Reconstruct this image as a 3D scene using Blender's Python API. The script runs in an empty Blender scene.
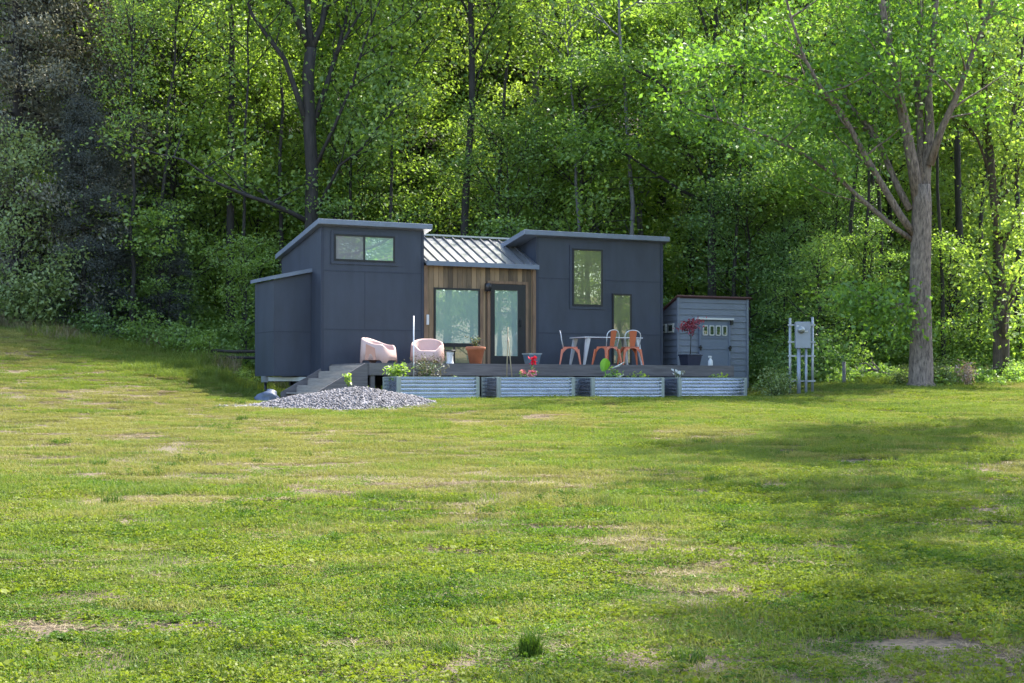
import bpy, math, random
import numpy as np
from mathutils import Vector, Matrix

R = math.radians
scene = bpy.context.scene
COL = scene.collection
TH = R(26.6)
CT, ST = math.cos(TH), math.sin(TH)
EYE = 1.6
SUN_AZ, SUN_EL = 47.0, 53.0


# ------------------------------------------------------------------ terrain
def sm(a, b, x):
    t = min(1.0, max(0.0, (x - a) / (b - a)))
    return t * t * (3 - 2 * t)


def ground_z(x, y):
    if y >= 8:
        z = 0.0515 * (y - 8)
    else:
        z = 0.0515 * (y - 8) * sm(2, 8, y) * 0.5
    wl = sm(-8.5, -5.8, x) * (1 - sm(5.6, 8.5, x))          # level pad the house stands on
    z -= wl * 0.046 * (min(max(y, 33.4), 40.5) - 33.4) * (1 - sm(42, 47, y))
    z += max(0.0, -x - 5.6) * 0.17 * sm(-5.2, -8.5, x) * sm(24, 40, y) * (1 - 0.8 * sm(19, 40, -x))
    z += max(0.0, y - 48) * 0.3 * sm(46, 58, y)
    z += max(0.0, x - 22) * 0.08
    if y < -8:
        z += (-y - 8) * 0.07
    z += 0.03 * math.sin(x * 0.55 + 1.3) * math.sin(y * 0.43) + 0.02 * math.sin(x * 1.3 + y * 0.9)
    return z


def HL(u, yb, z):
    """house frame (along the front, backwards, height) to world"""
    return Vector((-4.51 + CT * u - ST * yb, 36.6 + ST * u + CT * yb, z))


def HG(u, yb):
    p = HL(u, yb, 0)
    return ground_z(p.x, p.y)


def at(px, d):
    """a point on the ground at a distance d down the lawn"""
    x = (px - 512) / 1550 * d
    return Vector((x, d, ground_z(x, d)))


def pz(py, d):
    return EYE - (py - 388) / 1550 * d


# ------------------------------------------------------------------ materials
def new_mat(name):
    m = bpy.data.materials.new(name)
    m.use_nodes = True
    return m, m.node_tree.nodes, m.node_tree.links, m.node_tree.nodes['Principled BSDF']


def ramp(nodes, stops):
    r = nodes.new('ShaderNodeValToRGB')
    e = r.color_ramp.elements
    while len(e) < len(stops):
        e.new(0.5)
    for i, (p, c) in enumerate(stops):
        e[i].position = p
        e[i].color = (*c, 1)
    return r


def mat(name, c, rough=0.6, metal=0.0, var=0.18, scale=6.0, bump=0.0, bscale=40.0, c2=None, stretch=None, island=False, spec=None):
    c = tuple(v * 0.64 for v in c)
    if c2: c2 = tuple(v * 0.64 for v in c2)
    m, N, L, P = new_mat(name)
    tc = N.new('ShaderNodeTexCoord')
    mp = N.new('ShaderNodeMapping')
    L.new(tc.outputs['Object'], mp.inputs[0])
    if stretch:
        mp.inputs['Scale'].default_value = stretch
    nz = N.new('ShaderNodeTexNoise')
    nz.inputs['Scale'].default_value = scale
    nz.inputs['Detail'].default_value = 6
    nz.inputs['Roughness'].default_value = 0.65
    L.new(mp.outputs[0], nz.inputs['Vector'])
    lo = tuple(v * (1 - var) for v in c)
    hi = c2 if c2 else tuple(min(1, v * (1 + var)) for v in c)
    r = ramp(N, [(0.3, lo), (0.7, hi)])
    if island:
        g = N.new('ShaderNodeNewGeometry')
        mx = N.new('ShaderNodeMath'); mx.operation = 'MULTIPLY_ADD'
        L.new(g.outputs['Random Per Island'], mx.inputs[0])
        mx.inputs[1].default_value = 0.55
        ad = N.new('ShaderNodeMath'); ad.operation = 'MULTIPLY'
        L.new(nz.outputs['Fac'], ad.inputs[0]); ad.inputs[1].default_value = 0.5
        L.new(ad.outputs[0], mx.inputs[2])
        L.new(mx.outputs[0], r.inputs[0])
    else:
        L.new(nz.outputs['Fac'], r.inputs[0])
    L.new(r.outputs[0], P.inputs['Base Color'])
    P.inputs['Roughness'].default_value = rough
    P.inputs['Metallic'].default_value = metal
    if spec is not None:
        P.inputs['Specular IOR Level'].default_value = spec
    if bump:
        n2 = N.new('ShaderNodeTexNoise')
        n2.inputs['Scale'].default_value = bscale
        n2.inputs['Detail'].default_value = 5
        L.new(mp.outputs[0], n2.inputs['Vector'])
        b = N.new('ShaderNodeBump')
        b.inputs['Strength'].default_value = bump
        b.inputs['Distance'].default_value = 0.02
        L.new(n2.outputs['Fac'], b.inputs['Height'])
        L.new(b.outputs[0], P.inputs['Normal'])
    return m


def leaf_mat(name, c1, c2, trans=0.45, tcol=None, gloss=0.035, wscale=0.0, c3=None):
    """thin leaf: diffuse and translucent, each leaf its own tone"""
    m, N, L, P = new_mat(name)
    out = N['Material Output']
    N.remove(P)
    g = N.new('ShaderNodeNewGeometry')
    stops = [(0.0, c1), (0.75, c2)]
    if c3:
        stops.append((1.0, c3))
    r = ramp(N, stops)
    if wscale:
        nz = N.new('ShaderNodeTexNoise'); nz.inputs['Scale'].default_value = wscale
        nz.inputs['Detail'].default_value = 3
        L.new(g.outputs['Position'], nz.inputs['Vector'])
        a = N.new('ShaderNodeMath'); a.operation = 'MULTIPLY_ADD'
        L.new(nz.outputs['Fac'], a.inputs[0]); a.inputs[1].default_value = 1.5
        a.inputs[2].default_value = -0.5
        b = N.new('ShaderNodeMath'); b.operation = 'MULTIPLY_ADD'; b.use_clamp = True
        L.new(g.outputs['Random Per Island'], b.inputs[0]); b.inputs[1].default_value = 0.6
        L.new(a.outputs[0], b.inputs[2])
        L.new(b.outputs[0], r.inputs[0])
    else:
        L.new(g.outputs['Random Per Island'], r.inputs[0])
    df = N.new('ShaderNodeBsdfDiffuse')
    L.new(r.outputs[0], df.inputs['Color'])
    tr = N.new('ShaderNodeBsdfTranslucent')
    hs = N.new('ShaderNodeMixRGB'); hs.blend_type = 'MULTIPLY'; hs.inputs[0].default_value = 1
    L.new(r.outputs[0], hs.inputs[1])
    hs.inputs[2].default_value = (*(tcol or (1.7, 1.5, 0.7)), 1)
    L.new(hs.outputs[0], tr.inputs['Color'])
    mx = N.new('ShaderNodeMixShader'); mx.inputs[0].default_value = trans
    L.new(df.outputs[0], mx.inputs[1]); L.new(tr.outputs[0], mx.inputs[2])
    gl = N.new('ShaderNodeBsdfGlossy'); gl.inputs['Roughness'].default_value = 0.5
    m2 = N.new('ShaderNodeMixShader'); m2.inputs[0].default_value = gloss
    L.new(mx.outputs[0], m2.inputs[1]); L.new(gl.outputs[0], m2.inputs[2])
    L.new(m2.outputs[0], out.inputs['Surface'])
    return m


def glass_mat(name, base, refl, tint=(0.85, 1.0, 0.93), rough=0.0):
    m, N, L, P = new_mat(name)
    out = N['Material Output']
    P.inputs['Base Color'].default_value = (*base, 1)
    P.inputs['Roughness'].default_value = 0.5
    gl = N.new('ShaderNodeBsdfGlossy')
    gl.inputs['Color'].default_value = (*tint, 1)
    gl.inputs['Roughness'].default_value = rough
    tc = N.new('ShaderNodeTexCoord')
    nz = N.new('ShaderNodeTexNoise'); nz.inputs['Scale'].default_value = 1.6
    nz.inputs['Detail'].default_value = 1
    L.new(tc.outputs['Object'], nz.inputs['Vector'])
    b = N.new('ShaderNodeBump'); b.inputs['Strength'].default_value = 0.015; b.inputs['Distance'].default_value = 0.02
    L.new(nz.outputs['Fac'], b.inputs['Height'])
    L.new(b.outputs[0], gl.inputs['Normal'])
    mx = N.new('ShaderNodeMixShader'); mx.inputs[0].default_value = refl
    L.new(P.outputs[0], mx.inputs[1]); L.new(gl.outputs[0], mx.inputs[2])
    L.new(mx.outputs[0], out.inputs['Surface'])
    return m


M = {}
M['slate'] = mat('slate paint', (0.046, 0.056, 0.082), 0.5, var=0.22, scale=1.5, stretch=(1.6, 1.6, 0.45), bump=0.06, bscale=60)
M['slate_dark'] = mat('slate seam shadow', (0.03, 0.038, 0.062), 0.6, var=0.1)  # darker than the wall to paint in the shadow line of each seam
M['fascia'] = mat('grey roof edge', (0.24, 0.28, 0.35), 0.4, metal=0.15, var=0.1, scale=2)
M['galv_roof'] = mat('galvanised roofing', (0.62, 0.62, 0.63), 0.32, metal=0.75, var=0.16, scale=1.6)
M['rib'] = mat('roof rib', (0.2, 0.2, 0.21), 0.45, metal=0.5, var=0.1)
M['wood'] = mat('weathered cedar plank', (0.15, 0.10, 0.058), 0.75, c2=(0.42, 0.275, 0.145), scale=2.2, stretch=(6, 6, 0.9), island=True, bump=0.15, var=0.2)
M['woodtrim'] = mat('cedar trim', (0.2, 0.118, 0.066), 0.7, c2=(0.36, 0.21, 0.115), scale=2.5, stretch=(6, 6, 0.8), bump=0.1)
M['black'] = mat('black frame', (0.018, 0.018, 0.022), 0.4, var=0.15)
M['deck'] = mat('grey composite deck', (0.12, 0.108, 0.112), 0.65, c2=(0.20, 0.18, 0.18), scale=3, stretch=(0.5, 6, 6), bump=0.1)
M['step'] = mat('worn grey step', (0.30, 0.26, 0.225), 0.75, c2=(0.46, 0.40, 0.34), scale=3, stretch=(6, 0.6, 6), bump=0.1)
M['steel'] = mat('dark steel', (0.04, 0.04, 0.045), 0.5, metal=0.6)
M['corr'] = mat('corrugated galvanised steel', (0.86, 0.92, 1.04), 0.22, metal=0.9, var=0.12, scale=3)
M['post'] = mat('planter corner', (0.42, 0.47, 0.43), 0.45, metal=0.3, var=0.12)
M['soil'] = mat('potting soil', (0.035, 0.025, 0.018), 0.95, bump=0.6)
M['pink'] = mat('pale pink plastic', (0.68, 0.46, 0.40), 0.5, var=0.03)
M['peach'] = mat('peach light in hollow', (0.62, 0.30, 0.20), 0.5, var=0.05)  # colour of sunlight coming through the hollow shell
M['orange'] = mat('orange painted steel', (0.74, 0.19, 0.085), 0.4, metal=0.0, var=0.06, scale=8)
M['pale_tube'] = mat('galvanised metal and hoop sheen', (0.8, 0.8, 0.82), 0.35, metal=0.25, var=0.08)
M['terracotta'] = mat('terracotta', (0.46, 0.155, 0.07), 0.8, var=0.15, scale=8, bump=0.1)
M['shed'] = mat('grey shed resin', (0.20, 0.225, 0.275), 0.55, var=0.08, scale=3, bump=0.08)
M['shed_door'] = mat('blue grey shed door', (0.18, 0.215, 0.28), 0.5, var=0.06, scale=3)
M['shed_roof'] = mat('dark red shed roof', (0.13, 0.05, 0.05), 0.6, var=0.15)
M['white'] = mat('white plastic', (0.78, 0.78, 0.76), 0.4, var=0.04)
M['cream'] = mat('cream sash', (0.62, 0.62, 0.56), 0.5, var=0.05)
M['navy_pot'] = mat('dark blue grey pot', (0.035, 0.04, 0.07), 0.45, var=0.15)
M['meter'] = mat('grey meter enclosure', (0.33, 0.36, 0.41), 0.42, metal=0.2, var=0.08)
M['galv'] = mat('galvanised pipe', (0.42, 0.45, 0.46), 0.4, metal=0.4, var=0.15, scale=10)
M['bamboo'] = mat('bamboo cane', (0.42, 0.34, 0.2), 0.6, var=0.2)
M['bundle'] = mat('blue grey sheeting', (0.10, 0.13, 0.2), 0.5, var=0.25)
M['stone'] = mat('crushed grey stone', (0.08, 0.075, 0.08), 0.9, c2=(0.32, 0.30, 0.315), scale=3, island=True, bump=0.2)
M['glass_big'] = glass_mat('window glass', (0.27, 0.37, 0.32), 0.36, (0.88, 1.0, 0.93))  # mint base puts the brightness of reflected trees into the colour
M['glass_tall'] = glass_mat('tall window glass', (0.13, 0.135, 0.065), 0.28, (0.95, 0.98, 0.82))  # olive base carries the green of reflected lawn and trees
M['glass_blind'] = glass_mat('glass before a grey blind', (0.17, 0.165, 0.165), 0.12)
M['glass_dark'] = glass_mat('dark glass', (0.02, 0.03, 0.02), 0.3)
M['glass_blue'] = glass_mat('blue glazed tub', (0.05, 0.09, 0.13), 0.12)
M['barkd'] = mat('dark bark', (0.02, 0.018, 0.016), 0.9, c2=(0.065, 0.056, 0.047), scale=3, stretch=(4, 4, 0.7), bump=0.7, bscale=9)
M['barkg'] = mat('grey furrowed bark', (0.06, 0.045, 0.035), 0.9, c2=(0.42, 0.325, 0.255), scale=4, stretch=(5, 5, 1.3), bump=1.0, bscale=7)
M['barkp'] = mat('pale bark', (0.13, 0.125, 0.13), 0.9, c2=(0.26, 0.25, 0.26), scale=3, stretch=(4, 4, 0.7), bump=0.5, bscale=9)
M['barkb'] = mat('brown bark', (0.055, 0.04, 0.03), 0.9, c2=(0.18, 0.13, 0.095), scale=5, stretch=(4, 4, 0.6), bump=0.9, bscale=11)
M['deadwood'] = mat('bleached deadwood', (0.14, 0.115, 0.095), 0.9, c2=(0.32, 0.27, 0.22), scale=6, bump=0.4)
M['litter'] = None
M['leaf_spring'] = leaf_mat('spring leaf', (0.115, 0.19, 0.042), (0.235, 0.335, 0.07), 0.5, (1.55, 1.6, 0.7), wscale=0.12)
M['leaf_mid'] = leaf_mat('mid green leaf', (0.115, 0.195, 0.05), (0.22, 0.32, 0.082), 0.5, (1.5, 1.6, 0.7), wscale=0.12)
M['leaf_yellow'] = leaf_mat('yellow green leaf', (0.12, 0.20, 0.045), (0.235, 0.33, 0.078), 0.5, (1.55, 1.55, 0.7), wscale=0.15)
M['leaf_deep'] = leaf_mat('deep green leaf', (0.09, 0.165, 0.052), (0.18, 0.275, 0.088), 0.45, (1.4, 1.6, 0.8), wscale=0.15)
M['leaf_walnut'] = leaf_mat('fresh compound leaf', (0.075, 0.155, 0.03), (0.15, 0.26, 0.045), 0.5, (1.5, 1.6, 0.65))
M['leaf_pale'] = leaf_mat('pale shrub leaf', (0.11, 0.165, 0.05), (0.22, 0.28, 0.10), 0.35, (1.2, 1.2, 0.7))
M['needle'] = leaf_mat('cedar spray', (0.065, 0.075, 0.05), (0.17, 0.17, 0.115), 0.3, (1.2, 1.1, 0.8), wscale=0.25)
M['needle_dark'] = leaf_mat('dark cedar spray', (0.035, 0.045, 0.04), (0.09, 0.10, 0.08), 0.25, (1.2, 1.2, 0.8), wscale=0.3)
M['blade'] = leaf_mat('lawn grass', (0.07, 0.115, 0.022), (0.15, 0.195, 0.04), 0.4, (1.25, 1.3, 0.55), gloss=0.012, wscale=0.5)
M['blade_y'] = leaf_mat('yellowed lawn grass', (0.14, 0.155, 0.04), (0.24, 0.235, 0.07), 0.35, (1.15, 1.15, 0.65), gloss=0.012, wscale=0.4)
M['clover'] = leaf_mat('clover', (0.018, 0.055, 0.007), (0.105, 0.165, 0.022), 0.4, (1.25, 1.4, 0.5), gloss=0.014, wscale=0.8)
M['clover_y'] = leaf_mat('yellow green clover', (0.07, 0.11, 0.012), (0.165, 0.195, 0.028), 0.4, (1.25, 1.35, 0.5), gloss=0.012, wscale=0.8)
M['blade_d'] = leaf_mat('dark grass tuft', (0.035, 0.075, 0.012), (0.08, 0.13, 0.02), 0.35, (1.25, 1.35, 0.5), gloss=0.012)
M['clover_d'] = leaf_mat('dark clover', (0.03, 0.07, 0.009), (0.085, 0.14, 0.018), 0.35, (1.25, 1.4, 0.5), gloss=0.012)
M['straw'] = leaf_mat('dry grass', (0.16, 0.125, 0.08), (0.30, 0.24, 0.15), 0.2, (1.1, 1.0, 0.8), wscale=0.5)
M['seed'] = leaf_mat('tall seeding grass', (0.12, 0.12, 0.045), (0.26, 0.22, 0.11), 0.4, (1.2, 1.1, 0.8), c3=(0.3, 0.22, 0.16))
M['herb'] = leaf_mat('grey herb leaf', (0.055, 0.06, 0.045), (0.12, 0.125, 0.095), 0.2)
M['lime'] = leaf_mat('bright green leaf', (0.08, 0.22, 0.012), (0.13, 0.32, 0.02), 0.3)
M['silver'] = leaf_mat('silver leaf', (0.3, 0.32, 0.29), (0.48, 0.5, 0.46), 0.15)
M['red_leaf'] = leaf_mat('crimson leaf', (0.16, 0.018, 0.035), (0.30, 0.06, 0.085), 0.4, (1.4, 0.9, 0.9))
M['flower_red'] = leaf_mat('red petal', (0.5, 0.012, 0.03), (0.65, 0.02, 0.06), 0.3)
M['flower_pink'] = leaf_mat('pink petal', (0.42, 0.03, 0.12), (0.75, 0.35, 0.45), 0.3)
M['dried'] = leaf_mat('dried stem', (0.25, 0.17, 0.13), (0.46, 0.36, 0.31), 0.2)


# ------------------------------------------------------------------ mesh tools
def tag(o, label=None, cat=None, group=None, kind=None):
    if label: o['label'] = label
    if cat: o['category'] = cat
    if group: o['group'] = group
    if kind: o['kind'] = kind
    return o


def empty(name, loc, rz=0.0):
    o = bpy.data.objects.new(name, None)
    o.empty_display_size = 0.2
    COL.objects.link(o)
    o.location = loc
    o.rotation_euler = (0, 0, rz)
    return o


def thing(name, label, cat, loc, rz=0.0, group=None):
    return tag(empty(name, loc, rz), label, cat, group)


def link(name, me, m, parent=None, loc=None, rz=0.0):
    o = bpy.data.objects.new(name, me)
    if m is not None:
        me.materials.append(m)
    COL.objects.link(o)
    if parent: o.parent = parent
    if loc is not None: o.location = loc
    if rz: o.rotation_euler = (0, 0, rz)
    return o


def np_mesh(name, V, F, smooth=False):
    me = bpy.data.meshes.new(name)
    V = np.asarray(V, dtype=np.float32); F = np.asarray(F, dtype=np.int32)
    k = F.shape[1]
    me.vertices.add(len(V)); me.vertices.foreach_set('co', V.ravel())
    me.loops.add(F.size); me.loops.foreach_set('vertex_index', F.ravel())
    me.polygons.add(len(F))
    me.polygons.foreach_set('loop_start', np.arange(0, F.size, k, dtype=np.int32))
    me.polygons.foreach_set('loop_total', np.full(len(F), k, dtype=np.int32))
    if smooth:
        me.polygons.foreach_set('use_smooth', np.ones(len(F), dtype=bool))
    me.update(calc_edges=True)
    return me


class MB:
    def __init__(s):
        s.v, s.f, s.sm = [], [], []

    def add(s, vs, fs, smooth=False):
        b = len(s.v)
        s.v += [tuple(p) for p in vs]
        for f in fs:
            s.f.append([b + i for i in f]); s.sm.append(smooth)
        return s

    def hexa(s, p):
        return s.add(p, [(0, 3, 2, 1), (4, 5, 6, 7), (0, 1, 5, 4), (1, 2, 6, 5), (2, 3, 7, 6), (3, 0, 4, 7)])

    def box(s, x0, x1, y0, y1, z0, z1):
        return s.hexa([(x0, y0, z0), (x1, y0, z0), (x1, y1, z0), (x0, y1, z0), (x0, y0, z1), (x1, y0, z1), (x1, y1, z1), (x0, y1, z1)])

    def prism(s, prof, a, b, axis='x'):
        """closed profile extruded from a to b; profile in the other two axes"""
        n = len(prof)
        def P(q, t):
            return (t, q[0], q[1]) if axis == 'x' else ((q[0], t, q[1]) if axis == 'y' else (q[0], q[1], t))
        vs = [P(q, a) for q in prof] + [P(q, b) for q in prof]
        fs = [tuple(range(n))[::-1], tuple(range(n, 2 * n))]
        fs += [(i, (i + 1) % n, n + (i + 1) % n, n + i) for i in range(n)]
        return s.add(vs, fs)

    def tube(s, pts, rad, n=8, caps=True, smooth=True):
        pts = [Vector(p) for p in pts]
        if not hasattr(rad, '__len__'): rad = [rad] * len(pts)
        vs, fs = [], []
        ref = None
        for i, p in enumerate(pts):
            d = (pts[min(i + 1, len(pts) - 1)] - pts[max(i - 1, 0)])
            if d.length < 1e-9: d = Vector((0, 0, 1))
            d.normalize()
            if ref is None:
                ref = Vector((1, 0, 0)) if abs(d.x) < 0.8 else Vector((0, 1, 0))
            a = (ref - d * ref.dot(d)).normalized(); b = d.cross(a)
            ref = a
            for k in range(n):
                t = 2 * math.pi * k / n
                vs.append(p + (a * math.cos(t) + b * math.sin(t)) * rad[i])
        for i in range(len(pts) - 1):
            for k in range(n):
                k2 = (k + 1) % n
                fs.append((i * n + k, i * n + k2, (i + 1) * n + k2, (i + 1) * n + k))
        if caps:
            fs.append(tuple(range(n))[::-1]); fs.append(tuple(range((len(pts) - 1) * n, len(pts) * n)))
        return s.add(vs, fs, smooth)

    def lathe(s, prof, n=24, c=(0, 0, 0), smooth=True, rot=0.0):
        vs, fs = [], []
        for r, z in prof:
            for k in range(n):
                t = 2 * math.pi * k / n + rot
                vs.append((c[0] + r * math.cos(t), c[1] + r * math.sin(t), c[2] + z))
        for i in range(len(prof) - 1):
            for k in range(n):
                k2 = (k + 1) % n
                fs.append((i * n + k, i * n + k2, (i + 1) * n + k2, (i + 1) * n + k))
        fs.append(tuple(range(n))[::-1]); fs.append(tuple(range((len(prof) - 1) * n, len(prof) * n)))
        return s.add(vs, fs, smooth)

    def build(s, name, m, parent=None, loc=None, rz=0.0, bevel=0.0):
        me = bpy.data.meshes.new(name)
        me.from_pydata(s.v, [], s.f)
        me.polygons.foreach_set('use_smooth', s.sm)
        me.update()
        o = link(name, me, m, parent, loc, rz)
        if bevel:
            b = o.modifiers.new('bevel', 'BEVEL'); b.width = bevel; b.segments = 2; b.limit_method = 'ANGLE'
        return o


def leaves(C, size, rng, up=0.6, ratio=0.6, tipdir=None, jit=0.35, fold=0.25, droop=0.25):
    """a diamond leaf with a fold at every centre; returns vertices and quads"""
    n = len(C)
    nrm = rng.normal(size=(n, 3)); nrm[:, 2] = np.abs(nrm[:, 2]) * 0.8 + up
    nrm /= np.linalg.norm(nrm, axis=1)[:, None]
    t = rng.normal(size=(n, 3)) if tipdir is None else tipdir + rng.normal(size=(n, 3)) * 0.5
    t[:, 2] -= droop
    t -= nrm * (t * nrm).sum(1)[:, None]
    t /= np.linalg.norm(t, axis=1)[:, None] + 1e-9
    b = np.cross(nrm, t)
    s = size * (1 + jit * rng.uniform(-1, 1, n))[:, None]
    V = np.empty((n, 4, 3))
    V[:, 0] = C - t * s * 0.5
    V[:, 1] = C + b * s * ratio * 0.5 + nrm * s * fold * 0.4
    V[:, 2] = C + t * s * 0.5 - nrm * s * 0.1
    V[:, 3] = C - b * s * ratio * 0.5 + nrm * s * fold * 0.4
    F = np.arange(n * 4).reshape(n, 4)
    return V.reshape(-1, 3), F


# ------------------------------------------------------------------ trees
def bez(p0, d, L, rng, up=0.15, n=6, wob=0.12):
    pts = [np.array(p0, float)]
    d = np.array(d, float); d /= np.linalg.norm(d)
    for i in range(n):
        d = d + np.array([rng.normal() * wob, rng.normal() * wob, rng.normal() * wob * 0.6 + up / n])
        d /= np.linalg.norm(d)
        pts.append(pts[-1] + d * L / n)
    return pts


def sample(pts, t):
    x = t * (len(pts) - 1); i = min(int(x), len(pts) - 2); f = x - i
    return pts[i] * (1 - f) + pts[i + 1] * f, pts[i + 1] - pts[i]


def tree_meshes(seed, H, r0, base, rad, shape='round', nl=8500, leaf=0.17, nprim=24, nsec=5, limbs=None, bare=False, lean=(0, 0),
                clump=(0.42, 0.26), trunk=None, ratio=0.62, up=0.7, second=2.2, trunk_top=None, back=0.0):
    rng = np.random.default_rng(seed)
    mb = MB()
    if trunk is None:
        nt = 10
        trunk = [np.array([lean[0] * (i / nt) ** 1.3 + rng.normal() * 0.05 * (i > 0) * H / 16, lean[1] * (i / nt) + rng.normal() * 0.05 * (i > 0) * H / 16, H * i / nt]) for i in range(nt + 1)]
    trunk = [np.array(p, float) for p in trunk]
    ns = len(trunk) - 1
    rt = [max(0.02, r0 * (1 - 0.9 * (i / ns) ** 0.9)) for i in range(ns + 1)] if trunk_top is None else [r0 + (trunk_top - r0) * i / ns for i in range(ns + 1)]
    tp = [trunk[0] - np.array([0, 0, 0.25])] + [trunk[0] + (trunk[1] - trunk[0]) * 0.0, trunk[0] + (trunk[1] - trunk[0]) * 0.12] + trunk[1:]
    rr = [r0 * 1.9, r0 * 1.5, r0 * 1.1] + rt[1:]
    mb.tube(tp, rr, 12)
    prim = []
    for (pts, ra, rb) in (limbs or []):
        pts = [np.array(p, float) for p in pts]
        mb.tube(pts, list(np.linspace(ra, rb, len(pts))), 7)
        prim.append((pts, ra, rb, 1.0))
    for k in range(nprim):
        t = base / H + (0.97 - base / H) * ((k + 0.5) / nprim) ** 0.9
        p, _ = sample(trunk, min(0.99, t))
        az = k * 2.39996 + rng.normal() * 0.3
        tt = (t * H - base) / (H - base)
        if shape == 'round':
            Lr = rad * (0.35 + 0.65 * math.sin(math.pi * min(1, max(0.0, 0.18 + 0.8 * tt))))
            el = R(12 + 48 * tt + rng.normal() * 8)
        elif shape == 'cone':
            Lr = rad * (1.05 - tt) ** 0.8
            el = R(-6 + 22 * tt + rng.normal() * 6)
        elif shape == 'flat':
            Lr = rad * (1.0 - 0.55 * tt)
            el = R(4 + 40 * tt + rng.normal() * 8)
        else:
            Lr = rad * (0.55 + 0.45 * math.sin(math.pi * tt))
            el = R(30 + 30 * tt)
        Lr *= rng.uniform(0.72, 1.18)
        d = (math.cos(az) * math.cos(el), math.sin(az) * math.cos(el), math.sin(el))
        pts = bez(p, d, Lr, rng, up=0.25 if shape != 'cone' else -0.15)
        rb = max(0.018, r0 * 0.30 * (1 - 0.6 * tt))
        mb.tube(pts, list(np.linspace(rb, 0.012, len(pts))), 6)
        prim.append((pts, rb, 0.012, Lr / max(rad, 0.1)))
    cl, cd = [], []
    for (pts, ra, rb, w) in prim:
        L = float(np.linalg.norm(pts[-1] - pts[0]))
        for j in range(nsec):
            t = 0.22 + 0.78 * (j + rng.uniform(0, 1)) / nsec
            p, d = sample(pts, min(t, 0.995))
            d = d / (np.linalg.norm(d) + 1e-9)
            q = d + rng.normal(size=3) * np.array([0.75, 0.75, 0.35 if shape != 'cone' else 0.2])
            ls = second * rng.uniform(0.45, 1.0) * (1.1 - 0.45 * t) * min(1.0, 0.4 + L / 4)
            sp = bez(p, q, ls, rng, up=0.1 if shape != 'cone' else -0.25, n=4)
            mb.tube(sp, list(np.linspace(max(0.011, rb * 0.9 + 0.008), 0.006, len(sp))), 4, caps=False)
            for tt in (0.35, 0.6, 0.82, 1.0):
                c, dd = sample(sp, min(tt, 0.999))
                cl.append(c); cd.append(dd / (np.linalg.norm(dd) + 1e-9))
        cl.append(pts[-1]); cd.append(np.array([0, 0, 0.2]))
    cl = np.array(cl); cd = np.array(cd)
    k = max(1, nl // len(cl))
    wts = rng.uniform(0.0, 1.0, len(cl)) ** 1.6 * 2.6
    cnt = np.maximum(1, (wts * k)).astype(int)
    idx = np.repeat(np.arange(len(cl)), cnt)
    C = cl[idx] + rng.normal(size=(len(idx), 3)) * np.array([clump[0], clump[0], clump[1]])
    C[:, 1] += back * np.abs(rng.normal(size=len(C)))
    V, F = leaves(C, leaf, rng, up=up - 0.55, ratio=ratio, tipdir=cd[idx])
    return mb, V, F


PROTO = {}


def proto(kind, seed, **k):
    mb, V, F = tree_meshes(seed, **k)
    tm = bpy.data.meshes.new('trunk'); tm.from_pydata(mb.v, [], mb.f); tm.polygons.foreach_set('use_smooth', mb.sm); tm.update()
    cm = np_mesh('crown', V, F)
    PROTO.setdefault(kind, []).append((tm, cm))


def place_tree(name, label, cat, loc, proto_, bark, leafm, s=1.0, rz=0.0, sz=1.0, group=None):
    tm, cm = proto_
    key = (tm.name, bark.name)
    if key not in PROTO:
        t2 = tm.copy(); t2.materials.clear(); t2.materials.append(bark); PROTO[key] = t2
    kc = (cm.name, leafm.name)
    if kc not in PROTO:
        c2 = cm.copy(); c2.materials.clear(); c2.materials.append(leafm); PROTO[kc] = c2
    e = thing(name, label, cat, loc, rz, group)
    e.scale = (s, s, s * sz)
    link('trunk', PROTO[key], None, e)
    link('crown', PROTO[kc], None, e)
    return e


def hero_tree(name, label, loc, bark, leafm, **k):
    mb, V, F = tree_meshes(**k)
    e = thing(name, label, 'tree', loc)
    mb.build('trunk', bark, e)
    link('crown', np_mesh('crown', V, F), leafm, e)
    return e


proto('round', 11, H=13, r0=0.17, base=1.6, rad=3.9, nl=20150, leaf=0.133, nprim=28, clump=(0.34, 0.15), up=0.85)
proto('round', 12, H=14, r0=0.18, base=2.2, rad=4.0, nl=20150, leaf=0.133, nprim=30, clump=(0.34, 0.15), up=0.85)
proto('round', 13, H=11.5, r0=0.15, base=1.0, rad=3.6, nl=18600, leaf=0.125, nprim=28, clump=(0.34, 0.15), up=0.85)
proto('flat', 21, H=9, r0=0.12, base=0.9, rad=3.8, shape='flat', nl=17050, leaf=0.117, nprim=28, clump=(0.5, 0.13), up=0.95)
proto('flat', 22, H=10, r0=0.13, base=1.2, rad=3.6, shape='flat', nl=17050, leaf=0.121, nprim=28, clump=(0.5, 0.15), up=0.9)
proto('tall', 31, H=21, r0=0.17, base=10.5, rad=3.2, shape='tall', nl=4200, leaf=0.15, nprim=18)
proto('tall', 32, H=20, r0=0.15, base=9.5, rad=3.0, shape='tall', nl=4200, leaf=0.15, nprim=18)
proto('pole', 35, H=15, r0=0.085, base=8.5, rad=2.4, shape='tall', nl=2200, leaf=0.14, nprim=12, lean=(0.9, 0.2))
proto('pole', 36, H=14, r0=0.07, base=7.0, rad=2.2, shape='tall', nl=2200, leaf=0.14, nprim=12, lean=(-0.7, 0.1))
proto('conifer', 41, H=17, r0=0.24, base=0.4, rad=3.3, shape='cone', nl=65100, leaf=0.117, nprim=80, nsec=6, clump=(0.3, 0.2), ratio=0.4, second=1.5, up=0.5)
proto('conifer', 42, H=15, r0=0.2, base=0.3, rad=3.1, shape='cone', nl=58900, leaf=0.109, nprim=76, nsec=6, clump=(0.3, 0.2), ratio=0.4, second=1.4, up=0.5)
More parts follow.
